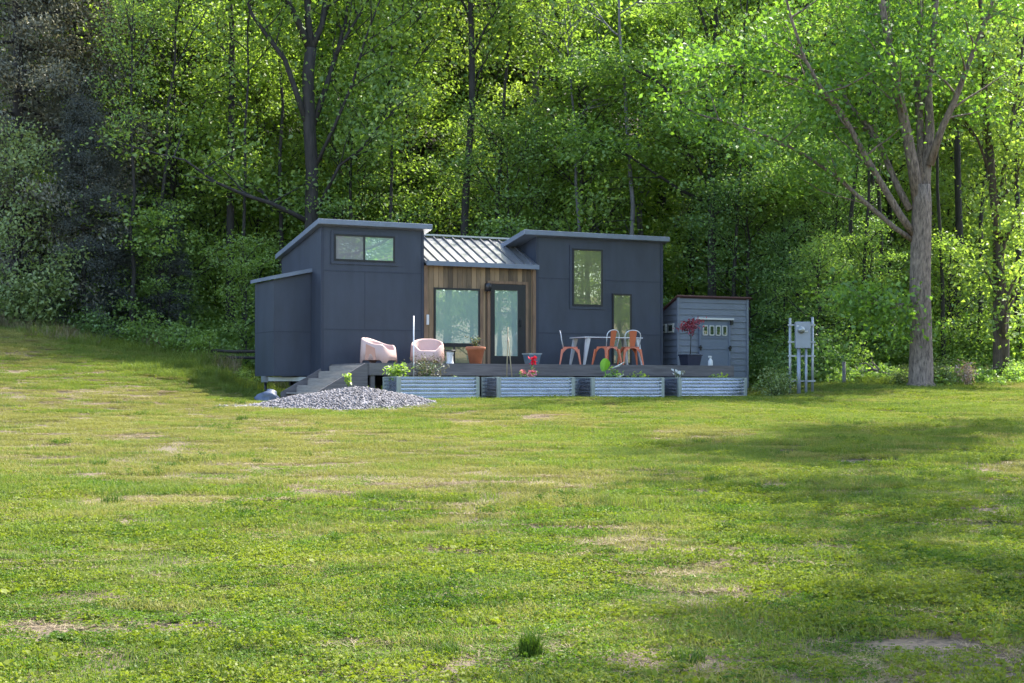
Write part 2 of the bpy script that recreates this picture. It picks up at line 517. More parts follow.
proto('sapling', 51, H=5.5, r0=0.05, base=0.4, rad=1.9, shape='flat', nl=5890, leaf=0.094, nprim=18, nsec=4, second=0.9, clump=(0.28, 0.09), up=0.9)
proto('sapling', 52, H=4.8, r0=0.045, base=0.3, rad=1.8, nl=5580, leaf=0.094, nprim=17, nsec=4, second=0.9, clump=(0.28, 0.14))


def bush_mesh(seed, h, r, n, leaf):
    rng = np.random.default_rng(seed)
    mb = MB(); cl, cd = [], []
    for k in range(11):
        az = k * 2.4 + rng.normal() * 0.3; el = R(rng.uniform(35, 85))
        d = (math.cos(az) * math.cos(el), math.sin(az) * math.cos(el), math.sin(el))
        L = h * rng.uniform(0.6, 1.05) if el > R(60) else r * rng.uniform(0.9, 1.3)
        pts = bez((rng.normal() * 0.1 * r, rng.normal() * 0.1 * r, -0.05), d, L, rng, up=-0.1)
        mb.tube(pts, list(np.linspace(0.018, 0.005, len(pts))), 4, caps=False)
        for t in np.linspace(0.2, 1.0, 9):
            c, dd = sample(pts, min(t, .999)); cl.append(c + rng.normal(size=3) * 0.1 * r); cd.append(dd)
    cl = np.array(cl); cd = np.array(cd)
    i = rng.integers(0, len(cl), n)
    C = cl[i] + rng.normal(size=(n, 3)) * np.array([0.17, 0.17, 0.12]) * r
    C[:, 2] = np.abs(C[:, 2])
    V, F = leaves(C, leaf, rng, up=0.5)
    tm = bpy.data.meshes.new('stem'); tm.from_pydata(mb.v, [], mb.f); tm.update()
    return tm, np_mesh('foliage', V, F)


BUSH = [bush_mesh(61, 1.3, 0.9, 1500, 0.10), bush_mesh(62, 1.0, 1.0, 1400, 0.09), bush_mesh(63, 1.7, 0.9, 1700, 0.11)]


def place_bush(name, label, loc, k, leafm, s=1.0, rz=0.0, sz=1.0, cat='shrub', group=None):
    tm, cm = BUSH[k]
    kk = (tm.name, 'b')
    if kk not in PROTO:
        t2 = tm.copy(); t2.materials.append(M['barkd']); PROTO[kk] = t2
    kc = (cm.name, leafm.name)
    if kc not in PROTO:
        c2 = cm.copy(); c2.materials.append(leafm); PROTO[kc] = c2
    e = thing(name, label, cat, loc, rz, group); e.scale = (s, s, s * sz)
    link('stem', PROTO[kk], None, e); link('foliage', PROTO[kc], None, e)
    return e


# ------------------------------------------------------------------ scatter (uncountable cover only)
def scatter(name, pts, rots, scls, idx, srcs, label, cat='plants'):
    col = bpy.data.collections.new(name + ' sources')
    for o in srcs:
        col.objects.link(o)
    me = bpy.data.meshes.new(name)
    n = len(pts)
    me.vertices.add(n); me.vertices.foreach_set('co', np.asarray(pts, dtype=np.float32).ravel())
    a = me.attributes.new('turn', 'FLOAT_VECTOR', 'POINT'); a.data.foreach_set('vector', np.asarray(rots, dtype=np.float32).ravel())
    a = me.attributes.new('size', 'FLOAT_VECTOR', 'POINT'); a.data.foreach_set('vector', np.asarray(scls, dtype=np.float32).ravel())
    a = me.attributes.new('pick', 'INT', 'POINT'); a.data.foreach_set('value', np.asarray(idx, dtype=np.int32))
    o = bpy.data.objects.new(name, me); COL.objects.link(o)
    tag(o, label, cat, None, 'stuff')
    ng = bpy.data.node_groups.new(name, 'GeometryNodeTree')
    ng.interface.new_socket('Geometry', in_out='INPUT', socket_type='NodeSocketGeometry')
    ng.interface.new_socket('Geometry', in_out='OUTPUT', socket_type='NodeSocketGeometry')
    N, L = ng.nodes, ng.links
    gi = N.new('NodeGroupInput'); go = N.new('NodeGroupOutput')
    ip = N.new('GeometryNodeInstanceOnPoints')
    ci = N.new('GeometryNodeCollectionInfo'); ci.inputs['Collection'].default_value = col
    ci.inputs['Separate Children'].default_value = True; ci.inputs['Reset Children'].default_value = True

    def attr(nm, ty):
        q = N.new('GeometryNodeInputNamedAttribute'); q.data_type = ty; q.inputs['Name'].default_value = nm
        return q.outputs['Attribute']
    er = N.new('FunctionNodeEulerToRotation')
    L.new(attr('turn', 'FLOAT_VECTOR'), er.inputs[0])
    L.new(gi.outputs[0], ip.inputs['Points'])
    L.new(ci.outputs[0], ip.inputs['Instance'])
    ip.inputs['Pick Instance'].default_value = True
    L.new(attr('pick', 'INT'), ip.inputs['Instance Index'])
    L.new(er.outputs[0], ip.inputs['Rotation'])
    L.new(attr('size', 'FLOAT_VECTOR'), ip.inputs['Scale'])
    L.new(ip.outputs[0], go.inputs[0])
    md = o.modifiers.new('scatter', 'NODES'); md.node_group = ng
    return o


def src(name, me, m):
    if m is not None:
        me.materials.clear(); me.materials.append(m)
    return bpy.data.objects.new(name, me)


def blades(seed, n, rad, h, w, lean=0.5, flat=0.0):
    rng = np.random.default_rng(seed)
    a = rng.uniform(0, 2 * math.pi, n); r = rad * np.sqrt(rng.uniform(0, 1, n))
    B = np.stack([r * np.cos(a), r * np.sin(a), np.full(n, -0.006)], 1)
    hh = h * rng.uniform(0.45, 1.25, n)
    t = rng.uniform(0, 2 * math.pi, n)
    side = np.stack([np.cos(t), np.sin(t), np.zeros(n)], 1)
    fw = np.stack([-np.sin(t), np.cos(t), np.zeros(n)], 1)
    ln = (rng.uniform(0.1, 1, n) * lean)[:, None]
    up = np.array([0, 0, 1.0])[None]
    mid = B + (up * (1 - flat) + fw * (ln * 0.6 + flat)) * (hh * 0.55)[:, None]
    tip = B + (up * (1 - flat) * (0.95 - 0.3 * ln) + fw * (ln * 1.3 + flat)) * hh[:, None]
    V = np.empty((n, 5, 3))
    ww = (w * rng.uniform(0.7, 1.3, n))[:, None]
    V[:, 0] = B - side * ww * 0.5; V[:, 1] = B + side * ww * 0.5
    V[:, 2] = mid + side * ww * 0.42; V[:, 3] = mid - side * ww * 0.42; V[:, 4] = tip
    V = V.reshape(-1, 3)
    b = np.arange(n) * 5
    q = np.stack([b, b + 1, b + 2, b + 3], 1); tr = np.stack([b + 3, b + 2, b + 4, b + 4], 1)
    me = bpy.data.meshes.new('blades')
    fl = [tuple(x) for x in q] + [tuple(x[:3]) for x in tr]
    me.from_pydata(V.tolist(), [], fl); me.update()
    return me


def clover(seed, n, rad, h, s, nc=26):
    """leaflets in threes, gathered in little tufts with gaps between"""
    rng = np.random.default_rng(seed)
    ca = rng.uniform(0, 2 * math.pi, nc); cr = rad * np.sqrt(rng.uniform(0, 1, nc))
    k = rng.integers(0, nc, n)
    sp = rng.uniform(0.5, 1.5, nc)[k] * rad * 0.15
    g = rng.normal(size=(n, 2)) * sp[:, None]
    hh = h * rng.uniform(0.5, 1.3, nc)[k] * np.exp(-(g ** 2).sum(1) / (2 * sp ** 2) * 0.4)
    C = np.stack([cr[k] * np.cos(ca[k]) + g[:, 0], cr[k] * np.sin(ca[k]) + g[:, 1], hh * rng.uniform(0.15, 1.0, n)], 1)
    a = rng.uniform(0, 6.28, n)
    tri = []
    for q in range(3):
        t = a + q * 2.094
        tri.append(C + np.stack([np.cos(t), np.sin(t), np.zeros(n)], 1) * s * 0.5)
    C = np.concatenate(tri)
    V, F = leaves(C, s, rng, up=0.45, ratio=0.8, fold=0.15, droop=0.05)
    return np_mesh('clover', V, F)


# ================================================================== GROUND
def build_ground():
    xs = np.unique(np.concatenate([np.linspace(-160, -24, 18), np.linspace(-24, 24, 97), np.linspace(24, 160, 18)]))
    ys = np.unique(np.concatenate([np.linspace(-120, 2, 26), np.linspace(2, 50, 97), np.linspace(50, 190, 40)]))
    V = [(x, y, ground_z(x, y)) for y in ys for x in xs]
    nx = len(xs)
    F = [(j * nx + i, j * nx + i + 1, (j + 1) * nx + i + 1, (j + 1) * nx + i) for j in range(len(ys) - 1) for i in range(nx - 1)]
    m, N, L, P = new_mat('lawn soil and thatch')
    g = N.new('ShaderNodeNewGeometry')
    n1 = N.new('ShaderNodeTexNoise'); n1.inputs['Scale'].default_value = 0.35; n1.inputs['Detail'].default_value = 8; n1.inputs['Roughness'].default_value = 0.7
    n2 = N.new('ShaderNodeTexNoise'); n2.inputs['Scale'].default_value = 22; n2.inputs['Detail'].default_value = 6
    L.new(g.outputs['Position'], n1.inputs['Vector']); L.new(g.outputs['Position'], n2.inputs['Vector'])
    r1 = ramp(N, [(0.32, (0.06, 0.056, 0.024)), (0.62, (0.17, 0.12, 0.075))])
    r2 = ramp(N, [(0.3, (0.35, 0.35, 0.35)), (0.75, (1.3, 1.3, 1.25))])
    L.new(n1.outputs['Fac'], r1.inputs[0]); L.new(n2.outputs['Fac'], r2.inputs[0])
    mx = N.new('ShaderNodeMixRGB'); mx.blend_type = 'MULTIPLY'; mx.inputs[0].default_value = 1
    L.new(r1.outputs[0], mx.inputs[1]); L.new(r2.outputs[0], mx.inputs[2])
    # woodland floor: leaf mould under the trees beyond the lawn
    sp = N.new('ShaderNodeSeparateXYZ'); L.new(g.outputs['Position'], sp.inputs[0])
    mr = N.new('ShaderNodeMapRange'); mr.inputs[1].default_value = 43.5; mr.inputs[2].default_value = 46
    L.new(sp.outputs['Y'], mr.inputs[0])
    r3 = ramp(N, [(0.3, (0.035, 0.025, 0.016)), (0.7, (0.10, 0.07, 0.042))])
    L.new(n2.outputs['Fac'], r3.inputs[0])
    m2 = N.new('ShaderNodeMixRGB'); L.new(mr.outputs[0], m2.inputs[0])
    L.new(mx.outputs[0], m2.inputs[1]); L.new(r3.outputs[0], m2.inputs[2])
    L.new(m2.outputs[0], P.inputs['Base Color'])
    P.inputs['Roughness'].default_value = 0.95
    b = N.new('ShaderNodeBump'); b.inputs['Strength'].default_value = 0.7; b.inputs['Distance'].default_value = 0.03
    L.new(n2.outputs['Fac'], b.inputs['Height']); L.new(b.outputs[0], P.inputs['Normal'])
    o = link('ground', np_mesh('ground', V, F, True), m)
    tag(o, kind='structure')


build_ground()

# lattice value noise for choosing the cover
_rng = np.random.default_rng(5)
_lat = _rng.uniform(0, 1, (64, 64))


def vnoise(x, y):
    def s1(x, y):
        i, j = math.floor(x), math.floor(y); f, g = x - i, y - j
        f = f * f * (3 - 2 * f); g = g * g * (3 - 2 * g)
        a = _lat[i % 64, j % 64]; b = _lat[(i + 1) % 64, j % 64]; c = _lat[i % 64, (j + 1) % 64]; d = _lat[(i + 1) % 64, (j + 1) % 64]
        return (a * (1 - f) + b * f) * (1 - g) + (c * (1 - f) + d * f) * g
    return (s1(x, y) + 0.5 * s1(2.1 * x + 7, 2.1 * y + 3) + 0.25 * s1(4.3 * x, 4.3 * y)) / 1.75


def lawn():
    S = [src('lawn_a', clover(1, 620, 0.40, 0.055, 0.014, 34), M['clover']),
         src('lawn_b', clover(2, 480, 0.40, 0.075, 0.018, 24), M['clover_y']),
         src('lawn_c', blades(3, 620, 0.42, 0.07, 0.0055, 0.9), M['blade']),
         src('lawn_d', blades(4, 520, 0.42, 0.10, 0.006, 0.8), M['blade']),
         src('lawn_e', blades(5, 620, 0.42, 0.065, 0.005, 1.1), M['blade_y']),
         src('lawn_f', blades(6, 420, 0.42, 0.10, 0.0045, 0.8, flat=0.75), M['straw']),
         src('lawn_g', clover(7, 45, 0.38, 0.045, 0.04, 9), M['clover_y']),
         src('lawn_h', blades(8, 130, 0.11, 0.13, 0.006, 0.7), M['blade_d']),
         src('lawn_i', clover(9, 420, 0.26, 0.11, 0.018, 14), M['clover_d'])]
    rng = np.random.default_rng(77)
    P, Rr, Sc, Ix = [], [], [], []
    y = 7.4
    while y < 46:
        step = 0.33 if y < 14 else 0.4
        half = (y * 0.345 + 2.2) if y > 10 else y * 0.345 + 1.2
        if y > 40: half = min(half, 17.5)
        x = -half
        while x < half:
            px, py = x + rng.uniform(-.2, .2), y + rng.uniform(-.2, .2)
            x += step
            # house frame: keep the deck, house and shed footprint clear
            dx, dy = px + 4.51, py - 36.6
            u, v = dx * CT + dy * ST, -dx * ST + dy * CT
            if -1.6 < u < 10.2 and -2.6 < v < 3.2: continue
            if 9.5 < u < 12.4 and -0.1 < v < 2.2: continue
            if ((px + 3.5) / 1.85) ** 2 + ((py - 32.1) / 1.35) ** 2 < 0.85: continue
            n = vnoise(px * 0.28 + 11, py * 0.28 + 4)
            n2 = vnoise(px * 0.8 + 3, py * 0.8 + 31)
            # mown, drier band across the middle left, greener and weedier near the camera
            dry = n - 0.5 + 0.5 * math.exp(-((px + 13.0) / 1.6) ** 2 - ((py - 38.5) / 1.6) ** 2) + 0.36 * sm(16, 21, py) * (1 - sm(30, 35, py)) * sm(4, -4, px) + 0.05 - 0.10 * sm(1, 5, px)
            bare = 0.0
            for (bx, by, ba, bb) in ((-2.3, 9.75, 0.7, 0.35), (-2.95, 9.55, 0.7, 0.4), (-2.1, 10.0, 0.25, 0.25), (0.9, 8.7, 0.9, 0.3), (2.2, 9.3, 0.9, 0.4), (-0.6, 11.6, 0.4, 0.3), (1.6, 10.7, 0.6, 0.4), (-0.4, 9.0, 0.4, 0.25)):
                bare += math.exp(-((px - bx) / ba) ** 2 - ((py - by) / bb) ** 2)
            bare = bare * (0.45 + 0.9 * n2) + 0.5 * sm(0.70, 0.82, n2) * sm(16, 10, py)
            near = 1 - sm(9, 24, py)
            q = rng.uniform()
            def put(k, hz=1.0):
                ox, oy = px + rng.uniform(-.12, .12), py + rng.uniform(-.12, .12)
                s = rng.uniform(0.8, 1.2)
                P.append((ox, oy, ground_z(ox, oy))); Rr.append((0.05, 0, rng.uniform(0, 6.28))); Sc.append((s, s, s * hz)); Ix.append(k)
            n3 = vnoise(px * 2.3 + 17, py * 1.6 + 9)
            hz = 0.35 + 1.05 * n3
            if rng.uniform() < 0.05 * (1 - 0.8 * sm(12, 20, py)): put(7, 0.6 + 0.4 * rng.uniform())
            if rng.uniform() < 0.8 * sm(0.58, 0.76, n3) * (1 - 0.85 * sm(13, 22, py)): put(8, 0.45 + 0.4 * rng.uniform())
            if near > 0.2 and n3 < 0.36 and rng.uniform() < 0.75:
                put(5, 0.6); put(2, 0.5)
                if rng.uniform() < .4: put(0, 0.6)
                continue
            if py > 38 and (abs(px) > 8): hz *= 1.6
            if bare > 0.3 + 0.5 * rng.uniform():
                if rng.uniform() < 0.6: put(5, 0.7)
                if rng.uniform() < 0.15: put(1, 0.8)
                continue
            if rng.uniform() < 0.4: put(5, 0.8)
            if near > 0.3 and n2 > 0.58 and rng.uniform() < 0.75: put(5, 1.0); put(4, 0.6); continue
            if dry + 0.25 * (n2 - 0.5) > 0.17:
                put(4 if q < 0.65 else (5 if q < 0.82 else 2), hz)
                if rng.uniform() < 0.4: put(4, hz)
            elif q < near * (0.75 + 0.5 * (n2 - 0.4)):
                put(0 if rng.uniform() < 0.55 else 1, hz)
                q2 = rng.uniform()
                put(0 if q2 < .35 else 1 if q2 < .55 else 2 if q2 < .8 else 6, hz)
            else:
                put(2 if q < 0.45 else 3 if q < 0.62 else 4 if q < 0.80 else 1 if q < 0.95 else 6, hz)
                put(2 if rng.uniform() < .5 else 4, hz)
        y += step
    scatter('grass', P, Rr, Sc, Ix, S, 'mown lawn of clover and grass with straw coloured patches', 'grass')


lawn()


def meadow():
    S = [src('meadow_a', blades(15, 260, 0.5, 0.42, 0.009, 0.6), M['seed']),
         src('meadow_b', blades(16, 260, 0.5, 0.30, 0.010, 0.8), M['blade']),
         src('meadow_c', clover(17, 170, 0.5, 0.34, 0.075), M['leaf_mid'])]
    rng = np.random.default_rng(8)
    P, Rr, Sc, Ix = [], [], [], []
    for i in range(1500):
        y = rng.uniform(39.6, 46); x = rng.uniform(-17, 18)
        dx, dy = x + 4.51, y - 36.6
        u, v = dx * CT + dy * ST, -dx * ST + dy * CT
        if -1.5 < u < 12.6 and v < 3.2: continue
        if x > 2 and y < 40.2 + 0.6 * math.sin(x): continue
        if x < -5 and y < 41.6 + 0.5 * math.sin(x * 1.7): continue
        s = rng.uniform(0.7, 1.3)
        P.append((x, y, ground_z(x, y) - 0.02)); Rr.append((0, 0, rng.uniform(0, 6.28))); Sc.append((s, s, s * rng.uniform(0.6, 1.3)))
        q = rng.uniform(); Ix.append((0 if q < (0.5 if x < -12 else 0.12) else 1) if x < -5 and y < 44 else (1 if q < 0.45 else 2 if q < 0.9 else 0))
    # rank growth left of the house by the tongue
    for i in range(120):
        x = rng.uniform(-9.5, -5.3); y = rng.uniform(36.4, 40.5)
        dx, dy = x + 4.51, y - 36.6
        u, v = dx * CT + dy * ST, -dx * ST + dy * CT
        if u > -1.0 and v < 3 and v > -2.6: continue
        s = rng.uniform(0.6, 1.1)
        P.append((x, y, ground_z(x, y) - 0.02)); Rr.append((0, 0, rng.uniform(0, 6.28))); Sc.append((s, s, s * rng.uniform(0.6, 1.2)))
        Ix.append(1)
    scatter('tall_grass', P, Rr, Sc, Ix, S, 'rank seeding grass and weeds along the woodland edge', 'grass')


meadow()


def undergrowth():
    S = [src('under_a', BUSH[0][1].copy(), M['leaf_deep']), src('under_b', BUSH[1][1].copy(), M['leaf_mid']),
         src('under_c', BUSH[2][1].copy(), M['leaf_spring'])]
    rng = np.random.default_rng(9)
    P, Rr, Sc, Ix = [], [], [], []
    for i in range(900):
        y = 45.0 + 34 * rng.uniform() ** 1.5; h = y * 0.36 + 1
        x = rng.uniform(-h, h)
        s = rng.uniform(0.6, 1.7)
        P.append((x, y, ground_z(x, y) - 0.05)); Rr.append((0, 0, rng.uniform(0, 6.28))); Sc.append((s, s, s * rng.uniform(0.6, 1.2))); Ix.append(int(rng.choice([0, 0, 1, 1, 2])))
    scatter('undergrowth', P, Rr, Sc, Ix, S, 'leafy green undergrowth carpeting the floor of the wood', 'undergrowth')


undergrowth()


# ================================================================== TINY HOUSE
def roof_slab(mb, u0, u1, y0, y1, zf, zb, t):
    mb.hexa([(u0, y0, zf - t), (u1, y0, zf - t), (u1, y1, zb - t), (u0, y1, zb - t), (u0, y0, zf), (u1, y0, zf), (u1, y1, zb), (u0, y1, zb)])


def window(house, u0, u1, z0, z1, glass, y=0.0, split=None, trim=True, fw=0.045, panes=None):
    f = MB()
    if trim:
        t = MB(); w = 0.075
        t.box(u0 - w, u1 + w, y - 0.022, y + 0.01, z1 + .001, z1 + w)
        t.box(u0 - w, u1 + w, y - 0.022, y + 0.01, z0 - w, z0 - .001)
        t.box(u0 - w, u0 - .001, y - 0.021, y + 0.01, z0, z1)
        t.box(u1 + .001, u1 + w, y - 0.021, y + 0.01, z0, z1)
    f.box(u0, u1, y - 0.034, y + 0.005, z1 - fw, z1)
    f.box(u0, u1, y - 0.034, y + 0.005, z0, z0 + fw)
    f.box(u0, u0 + fw, y - 0.033, y + 0.004, z0 + fw, z1 - fw)
    f.box(u1 - fw, u1, y - 0.033, y + 0.004, z0 + fw, z1 - fw)
    bounds = [u0 + fw] + (split or []) + [u1 - fw]
    for s in (split or []):
        f.box(s - 0.022, s + 0.022, y - 0.030, y + 0.003, z0 + fw, z1 - fw)
    w = f.build('window', M['black'], house)
    for i in range(len(bounds) - 1):
        p = MB().box(bounds[i], bounds[i + 1], y - 0.016, y + 0.002, z0 + fw - .004, z1 - fw + .004)
        p.build('pane', (panes[i] if panes else glass), w)
    if trim:
        t.build('window_trim', M['slate'], w)
    return w


def tiny_house():
    h = thing('tiny_house', 'slate blue tiny house with cedar middle and two shed roofed towers', 'house', HL(0, 0, 0), TH)
    D = 2.95
    zb = 1.86
    # towers: walls follow the falling roof
    for (a, b, nm) in ((0.0, 2.64, 'tower_wall'), (5.72, 9.49, 'tower_wall')):
        mb = MB().prism([(0, zb), (D, zb), (D, 4.90), (0, 5.44)], a, b, 'x')
        w = mb.build(nm, M['slate'], h)
        s = MB()
        for z in (4.37, 2.98):
            s.box(a + 0.02, b - 0.02, -0.006, 0.004, z, z + 0.028)
        for x in (a, b - 0.07):
            s.box(x + 0.001, x + 0.069, -0.012, 0.004, zb + 0.02, 5.40)
        for q in ((1.1,) if a == 0 else (7.05, 8.3)):
            s.box(q, q + .012, -0.004, 0.003, 3.02 if a == 0 else 2.2, 4.36 if a == 0 else 2.97)
        s.build('seam', M['slate_dark'], w)
    # battens on the end wall
    # corner strips take the same shadow-dark tone as the seams
    r = MB(); roof_slab(r, -0.13, 2.80, -0.17, 3.08, 5.585, 4.985, 0.125)
    r.build('tower_roof', M['fascia'], h, bevel=0.01)
    r = MB(); roof_slab(r, 5.30, 9.60, -0.17, 3.08, 5.575, 4.975, 0.125)
    r.build('tower_roof', M['fascia'], h, bevel=0.01)
    # storage box over the tongue
    bx = MB().prism([(-0.93, 1.89), (-0.002, 1.89), (-0.002, 4.37), (-0.93, 4.17)], 0.72, 2.2, 'y').build('storage_box', M['slate'], h)
    s = MB().box(-0.92, -0.01, 0.714, 0.724, 2.93, 2.955)
    s.box(-0.936, -0.926, 0.73, 2.19, 2.93, 2.955)
    s.build('seam', M['slate_dark'], bx)
    r = MB()
    r.hexa([(-1.02, 0.6, 4.17), (-0.003, 0.6, 4.38), (-0.003, 2.28, 4.38), (-1.02, 2.28, 4.17), (-1.02, 0.6, 4.255), (-0.003, 0.6, 4.475), (-0.003, 2.28, 4.475), (-1.02, 2.28, 4.255)])
    r.build('box_roof', M['fascia'], bx)
    # cedar middle: one plank beside the next
    core = MB().prism([(0.06, zb), (D - .02, zb), (D - .02, 4.6), (1.45, 5.36), (0.06, 4.60)], 2.643, 5.717, 'x').build('middle_wall', M['black'], h)
    pl = MB(); x = 2.66; rnd = random.Random(4)
    ops = [(2.91, 4.15, 2.0, 4.06), (4.44, 5.42, 2.0, 4.19)]
    while x < 5.70:
        w = 0.128; x1 = min(x + w, 5.715)
        z1 = 4.60
        segs = [(zb, z1)]
        for (a, b, c, d) in ops:
            if x1 > a + .01 and x < b - .01:
                segs = [(zb, 2.0), (d, z1)]
        # clip the planks beside openings
        xa, xb = x, x1 - 0.008
        for (a, b, c, d) in ops:
            if xa < a < xb:
                pl.box(xa, a, 0.022, 0.0595, c, d)
            if xa < b < xb:
                pl.box(b, xb, 0.022, 0.0595, c, d)
        for (c, d) in segs:
            pl.box(xa, xb, 0.02 + rnd.uniform(0, .006), 0.0595, c, d)
        x = x1
    pl.build('cladding', M['wood'], core)
    for (a, b) in ((2.645, 2.735), (5.62, 5.715)):
        MB().box(a, b, -0.012, 0.019, zb, 4.58).build('corner_board', M['woodtrim'], core)
    t = MB()
    t.box(4.36, 4.438, -0.012, 0.019, 2.16, 4.2); t.box(5.425, 5.50, -0.012, 0.019, 2.16, 4.2)
    t.box(4.36, 5.50, -0.013, 0.0185, 4.2, 4.27)
    t.build('door_casing', M['woodtrim'], core)
    MB().box(4.16, 4.24, -0.008, 0.019, 2.16, 4.05).build('window_casing', M['woodtrim'], core)
    # middle roof, two slopes with standing seams
    e, zr = 4.685, 5.44
    r = MB()
    r.hexa([(2.645, -0.14, e - .075), (5.716, -0.14, e - .075), (5.716, 1.45, zr - .075), (2.645, 1.45, zr - .075),
            (2.645, -0.14, e), (5.716, -0.14, e), (5.716, 1.45, zr), (2.645, 1.45, zr)])
    r.hexa([(2.645, 1.4505, zr - .075), (5.716, 1.4505, zr - .075), (5.716, 3.02, e - .075), (2.645, 3.02, e - .075),
            (2.645, 1.4505, zr), (5.716, 1.4505, zr), (5.716, 3.02, e), (2.645, 3.02, e)])
    rf = r.build('metal_roof', M['galv_roof'], h)
    rb = MB(); k = 0
    while 2.70 + k * 0.262 < 5.71:
        u = 2.70 + k * 0.262
        rb.hexa([(u, -0.13, e + .002), (u + .03, -0.13, e + .002), (u + .03, 1.43, zr + .002), (u, 1.43, zr + .002),
                 (u, -0.13, e + .04), (u + .03, -0.13, e + .04), (u + .03, 1.43, zr + .04), (u, 1.43, zr + .04)])
        k += 1
    rb.build('roof_seam', M['rib'], rf)
    MB().box(2.645, 5.716, 1.38, 1.52, zr + 0.03, zr + 0.07).build('ridge_cap', M['cream'], rf)
    MB().box(2.645, 5.73, -0.165, -0.143, e - .1, e + .012).build('eave_trim', M['fascia'], rf)
    # windows and door
    window(h, 0.32, 1.87, 4.62, 5.26, None, split=[1.08], panes=[M['glass_blind'], M['glass_big']])
    window(h, 6.76, 7.65, 3.70, 5.17, M['glass_tall'])
    window(h, 7.94, 8.52, 2.20, 4.05, M['glass_tall'], trim=False)
    w = window(h, 2.91, 4.15, 2.66, 4.06, M['glass_big'], y=0.02, trim=False)
    lo = window(h, 2.91, 4.15, 2.17, 2.655, M['glass_tall'], y=0.02, trim=False, split=[3.45])
    d = MB(); y = 0.0
    d.box(4.44, 4.555, -0.02, 0.03, 2.17, 4.19); d.box(5.20, 5.42, -0.02, 0.03, 2.17, 4.19)
    d.box(4.555, 5.20, -0.019, 0.03, 4.04, 4.19); d.box(4.555, 5.20, -0.019, 0.03, 2.17, 2.4)
    dr = d.build('door', M['black'], h)
    MB().box(4.555, 5.20, 0.004, 0.024, 2.398, 4.042).build('pane', M['glass_big'], dr)
    MB().box(5.25, 5.275, -0.075, -0.06, 3.12, 3.32).box(5.252, 5.273, -0.062, -0.018, 3.14, 3.17).box(5.252, 5.273, -0.062, -0.018, 3.27, 3.30).build('handle', M['steel'], dr)
    sc = MB().lathe([(0.001, 0), (0.085, 0), (0.085, 0.19), (0.07, 0.2), (0.001, 0.2)], 16, (4.33, -0.10, 4.0)).box(4.3, 4.36, -0.03, 0.0, 4.06, 4.13)
    sc.build('wall_light', M['black'], h)
    MB().box(2.70, 2.765, -0.045, -0.014, 3.14, 3.39).build('wall_fixture', M['white'], h, bevel=0.012)  # small white upright capsule on the cedar wall, purpose unknown
    # trailer
    fr = MB()
    fr.box(0.05, 9.45, 0.35, 0.5, 1.66, 1.855); fr.box(0.05, 9.45, 2.4, 2.55, 1.66, 1.855)
    for i in range(9): fr.box(0.1 + i * 1.15, 0.18 + i * 1.15, 0.5, 2.4, 1.70, 1.85)
    fr.build('trailer_frame', M['steel'], h)
    tg = MB()
    tg.hexa([(-0.88, 1.40, 1.76), (-0.88, 1.52, 1.76), (0.0, 2.4, 1.76), (0.0, 2.28, 1.76), (-0.88, 1.40, 1.86), (-0.88, 1.52, 1.86), (0.0, 2.4, 1.86), (0.0, 2.28, 1.86)])
    tg.hexa([(-0.88, 1.38, 1.765), (-0.88, 1.5, 1.765), (0.0, 0.65, 1.765), (0.0, 0.5, 1.765), (-0.88, 1.38, 1.865), (-0.88, 1.5, 1.865), (0.0, 0.65, 1.865), (0.0, 0.5, 1.865)])
    tg.box(-0.98, -0.86, 1.36, 1.54, 1.74, 1.885)
    tg.build('tongue', M['galv'], h)
    for u in (3.6, 4.5):
        for yy in (0.12, 2.62):
            MB().tube([(u, yy, 1.72), (u, yy + 0.2, 1.72)], 0.36, 20).build('wheel', M['black'], h)
    MB().tube([(-0.9, 1.45, HG(-0.9, 1.45) - .05), (-0.9, 1.45, 1.75)], 0.035, 10).build('jack', M['steel'], h)
    for u in (0.3, 9.2):
        for yy in (0.42, 2.47):
            MB().box(u - .05, u + .05, yy - .05, yy + .05, HG(u, yy) - .02, 1.66).build('jack', M['steel'], h)


tiny_house()


